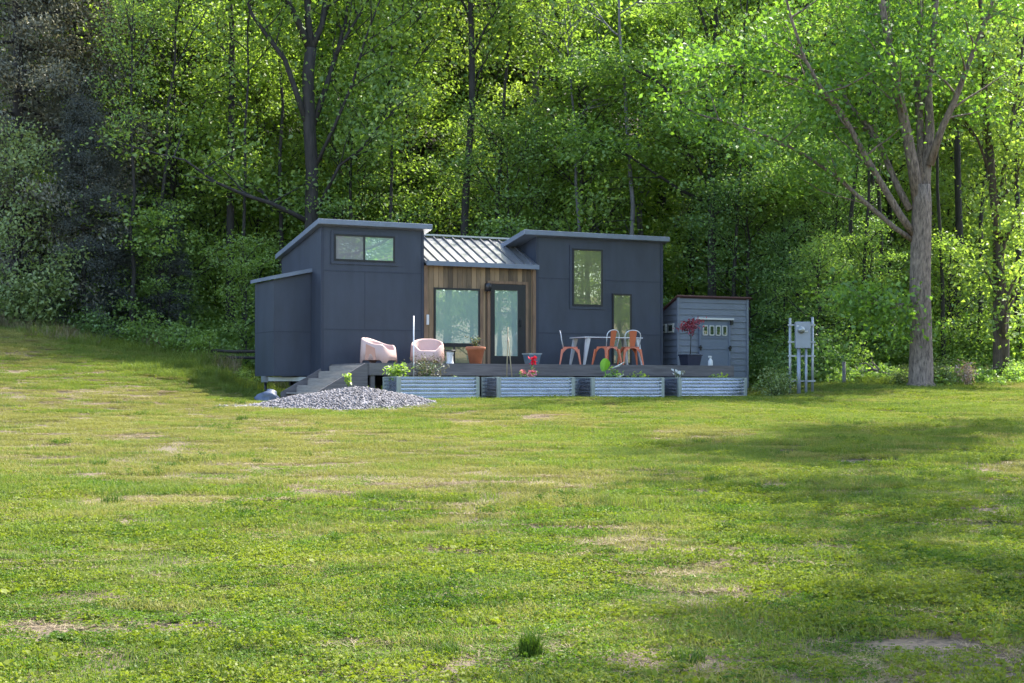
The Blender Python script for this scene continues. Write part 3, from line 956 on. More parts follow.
# ================================================================== DECK
def deck():
    d = thing('deck', 'low dark grey deck with side steps in front of the tiny house', 'deck', HL(0, 0, 0), TH)
    zt = 2.16
    b = MB()
    for i in range(17):
        y0 = -2.45 + i * 0.142
        b.box(0.25, 10.02, y0, y0 + 0.136, zt - .03, zt)
    b.build('deck_board', M['deck'], d)
    f = MB()
    f.box(0.25, 10.02, -2.475, -2.452, zt - .275, zt - .004)
    f.box(0.225, 0.2495, -2.45, -0.04, zt - .275, zt - .004); f.box(10.021, 10.045, -2.45, -0.04, zt - .275, zt - .004)
    f.build('fascia', M['deck'], d)
    j = MB()
    for i in range(24):
        u = 0.3 + i * 0.42
        j.box(u, u + .04, -2.44, -0.05, zt - .23, zt - .032)
    j.build('joist', M['deck'], d)
    for u in (0.35, 1.35, 3.4, 5.4, 7.5, 9.85):
        for yy in (-2.38, -0.25):
            MB().box(u - .05, u + .05, yy - .05, yy + .05, HG(u, yy) - .05, zt - .24).build('support_post', M['deck'], d)
    # steps going down from the left end
    n, rise, run = 4, 0.165, 0.27
    st = MB()
    for k in range(n):
        z = zt - (k + 1) * rise
        u1 = 0.22 - k * run
        st.box(u1 - run, u1 + 0.02, -2.40, 0.0, z - .035, z)
    s = st.build('tread', M['step'], d)
    rs = MB()
    for k in range(n):
        z = zt - (k + 1) * rise
        u1 = 0.222 - k * run
        rs.box(u1 - .022, u1, -2.39, -0.01, z + .001, z + rise - .037)
    rs.build('riser', M['step'], d)
    for yy in (-2.452, 0.004):
        a, bq = 0.222, 0.222 - n * run
        sg = MB().prism([(a, zt - .275 - .45), (a, zt - .001), (a - .05, zt - .001), (bq - .12, zt - n * rise - .0), (bq - .12, zt - n * rise - .14)], yy, yy + .045, 'y')
        sg.build('stringer', M['deck'], d)


deck()


# ================================================================== RAISED BEDS
def corrugated(u0, u1, z0, z1, n=6, t=0.027):
    """a sheet with horizontal waves, thick, in the plane y = 0"""
    prof = []
    K = n * 8
    for i in range(K + 1):
        z = z0 + (z1 - z0) * i / K
        prof.append((-t * 1.1 * math.cos(2 * math.pi * n * i / K), z))
    back = [(p[0] + 0.006, p[1]) for p in prof]
    vs = [(u0, *p) for p in prof] + [(u1, *p) for p in prof]
    vs += [(u0, *p) for p in back] + [(u1, *p) for p in back]
    m = K + 1; fs = []
    for i in range(K):
        fs.append((i, m + i, m + i + 1, i + 1)); fs.append((2 * m + i, 2 * m + i + 1, 3 * m + i + 1, 3 * m + i))
    return vs, fs


def planter():
    root = empty('raised_bed', (0, 0, 0), TH)
    L, W, z1 = 1.92, 0.83, 0.50
    for i, (sx, sy, ln, rot) in enumerate(((0, 0, L, 0), (L, 0, W, 90), (L, W, L, 180), (0, W, W, 270))):
        vs, fs = corrugated(0.03, ln - 0.03, 0.0, z1)
        q = math.radians(rot); c, s = math.cos(q), math.sin(q)
        mb = MB().add([(sx + x * c - y * s, sy + x * s + y * c, z) for x, y, z in vs], fs, True)
        for k in (ln * 0.5,):
            pass
        mb.build('side_panel', M['corr'], root)
    for (x, y) in ((0, 0), (L, 0), (0, W), (L, W)):
        sx = 1 if x == 0 else -1; sy = 1 if y == 0 else -1
        xs = sorted((x - sx * .03, x + sx * .055)); ys = sorted((y - sy * .028, y + sy * .05))
        MB().box(xs[0], xs[1], ys[0], ys[1], -0.01, z1 + .012).build('corner_post', M['post'], root, bevel=0.008)
    r = MB()
    r.box(0.06, L - .06, -0.03, 0.02, z1 - .004, z1 + .018); r.box(0.06, L - .06, W - .02, W + .03, z1 - .004, z1 + .018)
    r.box(-0.03, 0.02, 0.06, W - .06, z1 - .004, z1 + .018); r.box(L - .02, L + .03, 0.06, W - .06, z1 - .004, z1 + .018)
    r.build('rim', M['post'], root)
    MB().box(0.04, L - .04, 0.04, W - .04, 0.3, z1 - .05).build('soil', M['soil'], root)
    return root


def copy_tree(o, parent=None):
    c = o.copy(); COL.objects.link(c)
    if parent: c.parent = parent
    for ch in list(o.children): copy_tree(ch, c)
    return c


bed = planter()
for i, (u, lab) in enumerate(((0.56, 'corrugated steel raised bed nearest the gravel heap, holding grey herb and thin rod'),
                              (2.99, 'corrugated steel raised bed with leaning canes and pink flowers'),
                              (5.42, 'corrugated steel raised bed below the orange chairs'),
                              (7.80, 'corrugated steel raised bed in front of the grey shed'))):
    o = bed if i == 0 else copy_tree(bed)
    o.location = HL(u, -3.42, 1.335)
    tag(o, lab, 'raised bed', 'corrugated raised beds along the deck')


# ================================================================== PLANTS
def plant(name, label, loc, h, r, n, leaf, fm, seed, cat='plant', stems=5, flower=None, nf=0, fs=0.05, up=0.4, ratio=0.6, base=0.2):
    rng = np.random.default_rng(seed)
    e = thing(name, label, cat, loc)
    mb = MB(); cl, cd = [], []
    for k in range(stems):
        az = k * 2.4 + rng.uniform(0, 1); sp = r * rng.uniform(0.3, 1.0)
        top = np.array([math.cos(az) * sp, math.sin(az) * sp, h * rng.uniform(0.7, 1.0)])
        pts = [np.array([0.02 * math.cos(az), 0.02 * math.sin(az), -0.03]), top * 0.5 + np.array([0, 0, h * 0.1]), top]
        mb.tube(pts, [0.008, 0.006, 0.003], 5)
        for t in np.linspace(base, 1, 6):
            c, d = sample(pts, min(.999, t)); cl.append(c); cd.append(d / np.linalg.norm(d))
    cl = np.array(cl); cd = np.array(cd)
    mb.build('stem', M['leaf_deep'] if fm is not M['dried'] else M['dried'], e)
    i = rng.integers(0, len(cl), n)
    C = cl[i] + rng.normal(size=(n, 3)) * r * 0.25
    C[:, 2] = np.maximum(C[:, 2], 0.0)
    V, F = leaves(C, leaf, rng, up=up, ratio=ratio, tipdir=cd[i])
    link('foliage', np_mesh('foliage', V, F), fm, e)
    if flower:
        for k in range(nf):
            c = cl[rng.integers(0, len(cl))] * np.array([1.1, 1.1, 1.0]); c[2] = h * rng.uniform(0.75, 1.1)
            V, F = leaves(c + rng.normal(size=(26, 3)) * fs * 0.45, fs * 0.8, rng, up=0.2, ratio=0.9)
            link('flower', np_mesh('flower', V, F), flower, e)
    return e


BZ = 1.78
plant('herb', 'bushy grey green herb in the leftmost raised bed', HL(1.42, -3.0, BZ), 0.42, 0.42, 900, 0.06, M['herb'], 1, stems=16, ratio=0.35)
plant('leafy_plant', 'bright green leafy plant at the left end of the leftmost raised bed', HL(0.72, -2.95, BZ - .02), 0.32, 0.25, 260, 0.10, M['leaf_spring'], 2, stems=8)
plant('flowering_plant', 'pink and crimson flowers in the bed with leaning canes', HL(3.95, -3.0, BZ), 0.17, 0.28, 120, 0.06, M['leaf_deep'], 3, stems=8, flower=M['flower_pink'], nf=6, fs=0.075)
plant('flowering_plant', 'single tall red bloom above the pink flowers', HL(4.15, -2.85, BZ), 0.46, 0.05, 16, 0.06, M['leaf_deep'], 4, stems=2, flower=M['flower_red'], nf=2, fs=0.08)
plant('seedling', 'low yellow green seedlings at the right end of bed below the orange chairs', HL(6.95, -3.05, BZ), 0.12, 0.24, 90, 0.07, M['leaf_yellow'], 6, stems=9)
plant('seedling', 'pale leaved seedling at the left end of the bed before the shed', HL(8.0, -3.05, BZ), 0.24, 0.16, 40, 0.12, M['silver'], 7, stems=4)
plant('seedling', 'green seedlings at the right end of the bed before the shed', HL(9.2, -3.05, BZ), 0.14, 0.22, 80, 0.08, M['leaf_spring'], 8, stems=8)
plant('seedling', 'tiny pale sprout near the right end of the leftmost raised bed', HL(2.05, -3.1, BZ), 0.09, 0.06, 16, 0.06, M['leaf_pale'], 9, stems=3)
plant('weed', 'lime green sprout growing from the top of the gravel heap', (-3.42, 32.45, 1.66), 0.24, 0.10, 60, 0.09, M['leaf_yellow'], 10, stems=5)


def broad_plant():
    e = thing('broadleaf_plant', 'plant with one round bright green leaf and silvery blades beside orange chairs', 'plant', HL(6.02, -3.0, BZ))
    rng = np.random.default_rng(4)
    mb = MB().tube([(0, 0, -.03), (-0.01, 0.0, 0.12), (-0.015, 0.02, 0.28)], [0.012, 0.01, 0.006], 6)
    mb.build('stem', M['lime'], e)
    # cupped round leaf standing up
    V, F = [], []
    for i in range(7):
        for k in range(20):
            t = 2 * math.pi * k / 20; rr = i / 6
            lx, lz = 0.125 * rr * math.cos(t) * (1 + 0.22 * math.sin(t)), 0.16 * rr * math.sin(t) * (1 + 0.08 * math.cos(3 * t))
            V.append((lx * 0.9 + lz * 0.28 - 0.02, 0.05 * math.cos(t) ** 2 * rr * rr - 0.05 * lz, 0.36 + lz * 0.95 - lx * 0.25))
    for i in range(6):
        for k in range(20):
            F.append((i * 20 + k, i * 20 + (k + 1) % 20, (i + 1) * 20 + (k + 1) % 20, (i + 1) * 20 + k))
    link('round_leaf', np_mesh('round_leaf', V, F, True), M['lime'], e)
    for (dx, dz, ln, az) in ((0.20, 0.28, 0.26, 25), (0.26, 0.05, 0.18, 20), (0.05, 0.02, 0.16, -10)):
        m = MB(); a = R(az)
        pts = [(dx - 0.06, 0, dz), (dx + ln * 0.45 * math.cos(a), -0.03, dz + ln * 0.6 * math.sin(a)), (dx + ln * math.cos(a), -0.02, dz + ln * math.sin(a) * 1.4)]
        m.tube(pts, [0.008, 0.026, 0.006], 8)
        m.build('silver_blade', M['silver'], e)
    mb = MB().tube([(0.03, 0, -.03), (0.14, 0, 0.28)], [0.009, 0.006], 6).tube([(0.05, 0, -.03), (0.2, 0, 0.06)], [0.009, 0.006], 6)
    mb.build('side_stem', M['leaf_deep'], e)
    C = rng.normal(size=(46, 3)) * np.array([0.11, 0.07, 0.07]) + np.array([0.16, 0.0, 0.14])
    V, F = leaves(C, 0.11, rng, up=0.4)
    link('foliage', np_mesh('foliage', V, F), M['leaf_deep'], e)


broad_plant()

o = MB().tube([(0, 0, -0.3), (0, 0, 1.42)], 0.014, 8).build('garden_stake', M['pale_tube'], None, HL(1.10, -3.0, BZ))
tag(o, 'thin pale metal rod standing upright in the leftmost raised bed', 'stake')
t = thing('cane_trellis', 'two bamboo canes leaning together in the bed before the door', 'trellis', HL(3.42, -3.0, BZ), TH)
MB().tube([(-0.02, 0, -.2), (0.03, 0.02, 1.22)], 0.013, 7).build('cane', M['bamboo'], t)
MB().tube([(0.15, 0, -.2), (0.02, -0.01, 0.98)], 0.013, 7).build('cane', M['bamboo'], t)
MB().tube([(0.025, 0.0, 0.88), (0.028, 0.006, 0.94)], 0.024, 8).build('binding', M['dried'], t)

# ================================================================== FURNITURE
DZ = 2.161


def tub_chair():
    root = empty('tub_chair', (0, 0, 0))
    n = 64
    rows = []
    for k in range(n):
        a = 2 * math.pi * k / n           # 0 = front (-y)
        dx, dy = math.sin(a), -math.cos(a)
        e = 2.5
        rr = 1.0 / ((abs(dx) ** e + abs(dy) ** e) ** (1 / e))
        al = math.degrees(min(a, 2 * math.pi - a))
        h = 0.32 + 0.13 * sm(24, 56, al) + 0.17 * sm(62, 168, al)
        near = min(abs(al - q) for q in (45, 135))
        zb = 0.085 * sm(7, 13, near)
        ring = []
        for (f, z) in ((0.412, zb), (0.398, zb + (h - zb) * 0.5), (0.384, h - 0.025), (0.372, h - 0.004), (0.352, h), (0.334, h - 0.012), (0.322, h - 0.05),
                       (0.305, min(h - 0.06, 0.32)), (0.27, 0.275)):
            ring.append((dx * rr * f, dy * rr * f, z))
        rows.append(ring)
    m = len(rows[0])
    V = [p for r in rows for p in r]
    F = [(k * m + i, ((k + 1) % n) * m + i, ((k + 1) % n) * m + i + 1, k * m + i + 1) for k in range(n) for i in range(m - 1)]
    sh = MB().add(V, F, True).build('shell', M['pink'], root)
    so = sh.modifiers.new('wall', 'SOLIDIFY'); so.thickness = 0.012; so.offset = -1
    s = MB()
    V = [(0, 0, 0.27)] + [rows[k][-1] for k in range(n)]
    s.add(V, [(0, 1 + k, 1 + (k + 1) % n) for k in range(n)], True)
    s.build('seat', M['pink'], root)
    for sx in (-1, 1):
        p = MB(); y0, y1 = -0.13, 0.15
        x = lambda z: sx * (0.4145 - 0.028 * (z / 0.5) + 0.0)
        P = [(x(0.09), y0, 0.09), (x(0.09), y1, 0.09), (x(0.46), y1 - .02, 0.46), (x(0.36), y0 + .03, 0.36)]
        Q = [(q[0] - sx * 0.012, q[1], q[2]) for q in P]
        p.hexa([*P, *Q])
        p.build('arm_hollow_glow', M['peach'], root)  # added panel over the open arm; its peach imitates light shining through
    return root


ch = tub_chair()
ch.location = HL(1.06, -1.0, DZ); ch.rotation_euler.z = TH + R(42)
tag(ch, 'pale pink plastic tub chair turned sideways above the steps', 'chair', 'pink tub chairs on the deck')
c2 = copy_tree(ch)
c2.location = HL(2.30, -1.0, DZ); c2.rotation_euler.z = TH - R(22)
tag(c2, 'pale pink plastic tub chair facing out beside the little side table', 'chair', 'pink tub chairs on the deck')


def metal_chair():
    root = empty('metal_chair', (0, 0, 0))
    zs = 0.45
    MB().box(-0.18, 0.18, -0.18, 0.18, zs - .016, zs).build('seat', M['orange'], root, bevel=0.012)
    ap = MB()   # arched apron: on every side a sheet with a curved lower edge
    for (ax, sgn) in (('x', -1), ('x', 1), ('y', -1), ('y', 1)):
        top, bot = [], []
        for i in range(13):
            t = -0.17 + 0.34 * i / 12
            top.append((t, zs - .017)); bot.append((t, zs - .035 - 0.17 * (abs(t) / 0.17) ** 3))
        for i in range(12):
            q = [bot[i], bot[i + 1], top[i + 1], top[i]]
            def w(p, off):
                o_ = sgn * (0.172 + 0.22 * (zs - p[1]) + off)
                k = 1 + (zs - p[1]) * 1.1
                return (p[0] * k, o_, p[1]) if ax == 'y' else (o_, p[0] * k, p[1])
            ap.hexa([w(p, 0) for p in q] + [w(p, -0.008) for p in q])
    ap.build('apron', M['orange'], root)
    for sx in (-1, 1):
        for sy in (-1, 1):
            a, b = 0.172, 0.255
            def ring(c, z, wd): return [(sx * c + i * wd, sy * c + j * wd, z) for i, j in ((-1, -1), (1, -1), (1, 1), (-1, 1))]
            MB().hexa(ring(b, 0.0, 0.014) + ring(a + .02, zs - .06, 0.030)).build('leg', M['orange'], root)
    # tubular hoop: up from the rear corners, over the splat
    pts = []
    for k in range(17):
        t = math.pi * k / 16
        pts.append((-0.20 * math.cos(t), 0.20 + 0.055 * (0.3 + 0.7 * math.sin(t)), zs + 0.20 + 0.20 * math.sin(t) ** 0.6))
    pts = [(-0.175, 0.17, zs - .01)] + pts + [(0.175, 0.17, zs - .01)]
    MB().tube(pts, 0.012, 8).build('back_hoop', M['pale_tube'], root)  # pale colour stands in for sky reflected along the hoop
    n = 8; P = []
    for i in range(n + 1):
        z = zs + 0.005 + 0.395 * i / n
        P.append((0.065 + 0.03 * i / n, 0.175 + 0.078 * i / n, z))
    m = MB()
    for i in range(n):
        a, b = P[i], P[i + 1]
        m.hexa([(-a[0], a[1], a[2]), (a[0], a[1], a[2]), (a[0], a[1] + .008, a[2]), (-a[0], a[1] + .008, a[2]),
                (-b[0], b[1], b[2]), (b[0], b[1], b[2]), (b[0], b[1] + .008, b[2]), (-b[0], b[1] + .008, b[2])])
    m.build('backrest', M['orange'], root)
    return root


mc = metal_chair()
mc.location = HL(6.66, -1.95, DZ); mc.rotation_euler.z = TH + R(180 + 12)
tag(mc, 'orange metal chair in the middle, its back splat left of the narrow window', 'chair', 'orange metal chairs at the patio table')
o = copy_tree(mc); o.location = HL(7.32, -1.95, DZ); o.rotation_euler.z = TH + R(180 - 14)
tag(o, 'orange metal chair at the right end of the patio table', 'chair', 'orange metal chairs at the patio table')
o = copy_tree(mc); o.location = HL(6.02, -1.25, DZ); o.rotation_euler.z = TH + R(62)
tag(o, 'orange metal chair at the left end of the patio table', 'chair', 'orange metal chairs at the patio table')

t = thing('patio_table', 'pale galvanised metal table on splayed legs among orange chairs', 'table', HL(7.1, -1.15, DZ), TH)
MB().box(-0.83, 0.83, -0.40, 0.40, 0.672, 0.70).build('tabletop', M['pale_tube'], t, bevel=0.008)
for sx in (-1, 1):
    for sy in (-1, 1):
        def rg(x, y, z, w): return [(x - w, y - w, z), (x + w, y - w, z), (x + w, y + w, z), (x - w, y + w, z)]
        MB().hexa(rg(sx * 0.83, sy * 0.36, 0.0, 0.022) + rg(sx * 0.70, sy * 0.32, 0.671, 0.05)).build('leg', M['pale_tube'], t)

t = thing('side_table', 'small round dark topped side table on pale pedestal by pink chair', 'table', HL(2.66, -1.5, DZ))
MB().lathe([(0.001, 0.30), (0.14, 0.30), (0.15, 0.315), (0.14, 0.33), (0.001, 0.33)], 20).build('tabletop', M['steel'], t)
MB().lathe([(0.001, 0.0), (0.10, 0.0), (0.09, 0.02), (0.075, 0.1), (0.08, 0.22), (0.10, 0.299), (0.001, 0.299)], 18).build('pedestal', M['white'], t)

t = thing('flower_pot', 'large terracotta pot of dry silvery stalks before the door', 'pot', HL(3.28, -1.6, DZ))
MB().lathe([(0.001, 0), (0.14, 0), (0.205, 0.33), (0.235, 0.335), (0.24, 0.41), (0.215, 0.415), (0.2, 0.36), (0.001, 0.35)], 26).build('pot', M['terracotta'], t)
plant('dried_plant', 'dry silvery grey plant growing in the terracotta pot', HL(3.28, -1.6, DZ + .35), 0.30, 0.18, 90, 0.09, M['herb'], 21, stems=11, ratio=0.3)

t = thing('glass_tub', 'small blue glass tub on the deck right of the door', 'tub', HL(4.78, -1.6, DZ), TH)
MB().hexa([(-.13, -.13, 0), (.13, -.13, 0), (.13, .13, 0), (-.13, .13, 0), (-.17, -.17, 0.25), (.17, -.17, 0.25), (.17, .17, 0.25), (-.17, .17, 0.25)]).build('tub', M['glass_blue'], t, bevel=0.02)
r_ = MB()
r_.box(-.18, .18, -.18, -.155, .248, .275).box(-.18, .18, .155, .18, .248, .275).box(-.18, -.155, -.155, .155, .248, .275).box(.155, .18, -.155, .155, .248, .275)
r_.build('rim', M['galv'], t)

t = thing('plant_pot', 'square dark blue grey pot at the shed door with red maple', 'pot', HL(9.76, -0.9, DZ), TH)
MB().hexa([(-.18, -.18, 0), (.18, -.18, 0), (.18, .18, 0), (-.18, .18, 0), (-.22, -.22, 0.27), (.22, -.22, 0.27), (.22, .22, 0.27), (-.22, .22, 0.27)]).build('pot', M['navy_pot'], t, bevel=0.015)
MB().box(-.235, .235, -.235, .235, .2705, .31).build('rim', M['navy_pot'], t, bevel=0.01)
e = thing('red_maple', 'thin stemmed red leaved shrub growing in the square dark pot', 'shrub', HL(9.76, -0.9, DZ + .3))
MB().tube([(0, 0, -.03), (0.015, 0, .35), (-.01, 0, .72)], [0.012, .01, .006], 6).tube([(0.012, 0, .4), (.12, 0, .8)], [0.007, .004], 5).tube([(0.01, 0, .45), (-.15, 0, .72)], [0.007, .004], 5).build('stem', M['barkd'], e)
rg_ = np.random.default_rng(3)
C = np.concatenate([rg_.normal(size=(150, 3)) * np.array([.11, .1, .08]) + np.array([-.02, 0, .76]), rg_.normal(size=(50, 3)) * np.array([.12, .08, .04]) + np.array([-.17, 0, .68]), rg_.normal(size=(40, 3)) * np.array([.1, .08, .05]) + np.array([.17, 0, .86]), rg_.normal(size=(30, 3)) * np.array([.05, .05, .06]) + np.array([.06, 0, .6])])
V, F = leaves(C, 0.085, rg_, up=.3, ratio=.5)
link('foliage', np_mesh('foliage', V, F), M['red_leaf'], e)

t = thing('spray_bottle', 'white spray bottle standing on the deck by the shed', 'bottle', HL(10.02 - .3, -2.2, DZ), TH + R(20))
t.location = HL(9.98, -1.5, DZ)
MB().lathe([(.001, 0), (.062, 0), (.065, .02), (.062, .13), (.03, .18), (.024, .2), (.001, .2)], 16).build('bottle', M['white'], t)
MB().box(-.075, .04, -.018, .018, .215, .262).box(-.02, .02, -.016, .016, .199, .216).hexa([(-.05, -.008, .15), (-.036, -.008, .15), (-.036, .008, .15), (-.05, .008, .15), (-.03, -.008, .214), (-.012, -.008, .214), (-.012, .008, .214), (-.03, .008, .214)]).build('trigger_head', M['white'], t, bevel=.004)


# ================================================================== SHED
def shed():
    g = HG(11, 0.6) - .05
    s = thing('garden_shed', 'grey lap sided garden shed with sloping roof beside the tiny house', 'shed', HL(9.95, 0, 0), TH)
    W, D, zf, zk = 2.26, 2.0, 4.02, 3.12
    core = MB().prism([(0.03, g), (D - .03, g), (D - .03, zk), (0.03, zf)], 0.03, W - .03, 'x').build('wall', M['shed'], s)
    sd = MB(); n = 13; z = g; st = 0.165
    def lap(z0, z1):
        sd.hexa([(0.03, 0.0, z0), (W - .03, 0.0, z0), (W - .03, 0.029, z0), (0.03, 0.029, z0), (0.03, 0.022, z1), (W - .03, 0.022, z1), (W - .03, 0.0295, z1), (0.03, 0.0295, z1)])
    while z < zf - .05:
        z1 = min(z + st, zf)
        lap(z, z1)
        # left end wall courses stop under the roof line
        yk = D if z1 < zk else D * (zf - z1) / (zf - zk)
        if yk > .1:
            sd.hexa([(0.0, 0.03, z), (0.029, 0.03, z), (0.029, yk, z), (0.0, yk, z), (0.022, 0.03, z1), (0.0295, 0.03, z1), (0.0295, yk, z1), (0.022, yk, z1)])
        z = z1
    sd.build('siding', M['shed'], core)
    c = MB(); c.box(-0.012, 0.055, -0.014, 0.0295, g, zf - .02); c.box(W - .055, W + .01, -0.014, 0.0295, g, zf - .02); c.build('corner_board', M['shed'], core)
    r = MB(); roof_slab(r, -0.06, W + .06, -0.08, D + .1, zf + .045, zk + .0, 0.04)
    r.build('roof', M['shed_roof'], s, bevel=.008)
    # door
    u0, u1, z0, z1 = 0.66, 1.66, 2.05, 3.40
    d = MB().box(u0, u1, -0.035, -0.003, z0, z1)
    d.box(u0, u0 + .07, -0.05, -0.0355, z0, z1); d.box(u1 - .07, u1, -0.05, -0.0355, z0, z1)
    d.box(u0 + .07, u1 - .07, -0.049, -0.0355, 2.93, 2.96); d.box(u0 + .07, u1 - .07, -0.049, -0.0355, 2.64, 2.665)
    dr = d.build('door', M['shed_door'], s)
    for k in range(4):
        a = u0 + .10 + k * 0.205; b = a + .165; za, zb_ = 3.0, 3.28
        def rr(a, b, za, zb_, rad=.04):
            P = []
            for cx, cz, t0 in ((b - rad, za + rad, -90), (b - rad, zb_ - rad, 0), (a + rad, zb_ - rad, 90), (a + rad, za + rad, 180)):
                for i in range(5):
                    t = R(t0 + i * 22.5); P.append((cx + rad * math.cos(t), cz + rad * math.sin(t)))
            return P
        f = MB().prism(rr(a, b, za, zb_), -0.062, -0.036, 'y').build('window', M['cream'], dr)
        MB().prism(rr(a + .032, b - .032, za + .032, zb_ - .032, .03), -0.0655, -0.06, 'y').build('pane', M['glass_dark'], f)
    MB().box(u0 - .12, u1 + .06, -0.12, -0.014, 3.425, 3.475).build('door_track', M['white'], s)
    MB().box(u1 - .03, u1 + .05, -0.10, -0.016, 3.30, 3.42).build('track_bracket', M['black'], s)
    for u in (u0 + .02, u1 - .03):
        MB().box(u - .05, u + .05, -0.075, -0.0505, 2.66, 2.70).box(u - .015, u + .02, -0.085, -0.0505, 2.60, 2.74).build('hinge', M['black'], dr)
    for y0 in (0.18, 0.55):
        f = MB().box(-0.03, 0.03, y0, y0 + .26, 3.08, 3.32).build('side_window', M['cream'], core)
        MB().box(-0.036, 0.0, y0 + .035, y0 + .225, 3.12, 3.28).build('pane', M['glass_dark'], f)


shed()


# ================================================================== METER STAND
def meter():
    p = at(802, 37.6)
    s = thing('meter_stand', 'grey electric meter box on galvanised posts at the wood edge', 'utility meter', p)
    k = 37.6 / 1550
    for (px, top) in ((790, 318), (812.5, 317)):
        x = (px - 802) * k
        MB().tube([(x, 0, -.3), (x, 0, pz(top, 37.6) - p.z)], 0.033, 10).build('post', M['galv'], s)
    for py in (325, 342, 356, 381):
        z = pz(py, 37.6) - p.z
        MB().box(-12 * k - .06, 10.5 * k + .06, -0.05, -0.03, z - .02, z + .02).build('rail', M['galv'], s)
    zt, zb = pz(322, 37.6) - p.z, pz(348.5, 37.6) - p.z
    bx = MB().box(-0.19, 0.175, -0.20, -0.052, zb, zt).build('meter_box', M['meter'], s, bevel=.012)
    MB().tube([(-0.06, -0.2, zt - .2), (-0.06, -0.235, zt - .2)], 0.085, 20).tube([(-0.06, -0.236, zt - .2), (-0.06, -0.31, zt - .2)], [0.072, 0.064], 20).build('meter_dial', M['glass_blind'], bx)
    MB().box(0.03, 0.10, -0.216, -0.2, zt - .25, zt - .22).box(-0.16, -0.11, -0.212, -0.2, zt - .12, zt - .09).build('seal', M['white'], bx)
    MB().tube([(-0.10, -0.12, -.3), (-0.10, -0.12, zb + .0)], 0.048, 12).build('conduit', M['meter'], s)
    MB().tube([(0.075, -0.12, -.3), (0.075, -0.12, zb + .0)], 0.032, 12).build('conduit', M['meter'], s)


meter()
p = at(844, 40.2)
o = MB().tube([(0, 0, -.3), (0, 0, 0.62)], [0.05, 0.045], 8).build('marker_post', M['barkp'], None, p)
tag(o, 'short grey post in the weeds right of the meter box', 'post')


# ================================================================== GRAVEL HEAP
def gravel():
    rng = np.random.default_rng(12)
    cx, cy, rx, ry, hh = -3.5, 32.1, 2.1, 1.5, 0.36

    def hz(x, y):
        a = (x - cx) / rx; b = (y - cy) / ry
        r2 = a * a + b * b
        return hh * max(0, 1 - r2) ** 1.1 * (0.93 + 0.14 * math.sin(3 * a + 1) + 0.05 * math.sin(9 * a + 4 * b)) - 0.02
    V, F = [], []
    n = 36
    for j in range(n + 1):
        for i in range(n + 1):
            x = cx + rx * 1.05 * (2 * i / n - 1); y = cy + ry * 1.05 * (2 * j / n - 1)
            V.append((x, y, ground_z(x, y) + hz(x, y)))
    F = [(j * (n + 1) + i, j * (n + 1) + i + 1, (j + 1) * (n + 1) + i + 1, (j + 1) * (n + 1) + i) for j in range(n) for i in range(n)]
    nb = len(V)
    V = list(V); F3 = []
    for f in F: F3 += [(f[0], f[1], f[2]), (f[0], f[2], f[3])]
    # stones: squashed random tetra-octahedra
    oct_v = np.array([(1, 0, 0), (-1, 0, 0), (0, 1, 0), (0, -1, 0), (0, 0, 1), (0, 0, -1)], float)
    oct_f = [(0, 2, 4), (2, 1, 4), (1, 3, 4), (3, 0, 4), (2, 0, 5), (1, 2, 5), (3, 1, 5), (0, 3, 5)]
    for k in range(15000):
        a = rng.uniform(0, 6.283); r = math.sqrt(rng.uniform()) * 1.03
        x = cx + rx * r * math.cos(a); y = cy + ry * r * math.sin(a)
        s = rng.uniform(0.010, 0.024) if rng.uniform() < 0.9 else rng.uniform(0.024, 0.04)
        if k % 12 == 0:
            a2 = rng.uniform(0, 6.283); r2 = rng.uniform(0.95, 1.25); x = cx + rx * r2 * math.cos(a2); y = cy + ry * r2 * math.sin(a2); s = rng.uniform(0.015, 0.035)
        q = Matrix.Rotation(rng.uniform(0, 6.28), 3, Vector(rng.normal(size=3)).normalized())
        sc = rng.uniform(0.55, 1.2, 3)
        b = len(V)
        for v in oct_v:
            w = q @ Vector(v * sc * s * rng.uniform(0.75, 1.2))
            V.append((x + w.x, y + w.y, ground_z(x, y) + max(hz(x, y), 0) + s * .3 + w.z))
        F3 += [(b + i, b + j, b + l) for i, j, l in oct_f]
    o = link('gravel_heap', np_mesh('gravel_heap', V, F3), M['stone'])
    tag(o, 'low heap of grey crushed stone before the deck steps', 'gravel', None, 'stuff')


gravel()


def bundle():
    rng = np.random.default_rng(2)
    V, F = [], []
    n, m = 18, 10
    for j in range(m + 1):
        ph = math.pi * 0.5 * j / m
        for i in range(n):
            t = 2 * math.pi * i / n
            rr = math.cos(ph) ** 0.6 * (1 + 0.12 * math.sin(3 * t + j) + 0.06 * rng.normal())
            V.append((0.28 * rr * math.cos(t), 0.2 * rr * math.sin(t), 0.28 * math.sin(ph) * (1 + .15 * math.cos(t)) - .03))
    F = [(j * n + i, j * n + (i + 1) % n, (j + 1) * n + (i + 1) % n, (j + 1) * n + i) for j in range(m) for i in range(n)]
    o = link('sheeting_bundle', np_mesh('sheeting_bundle', V, F, True), M['bundle'], None, at(267, 35.0))
    o.location.z = HG(-1.0, -.8) - .02
    tag(o, 'crumpled blue grey bundle lying in grass at foot of the steps', 'bundle')


bundle()

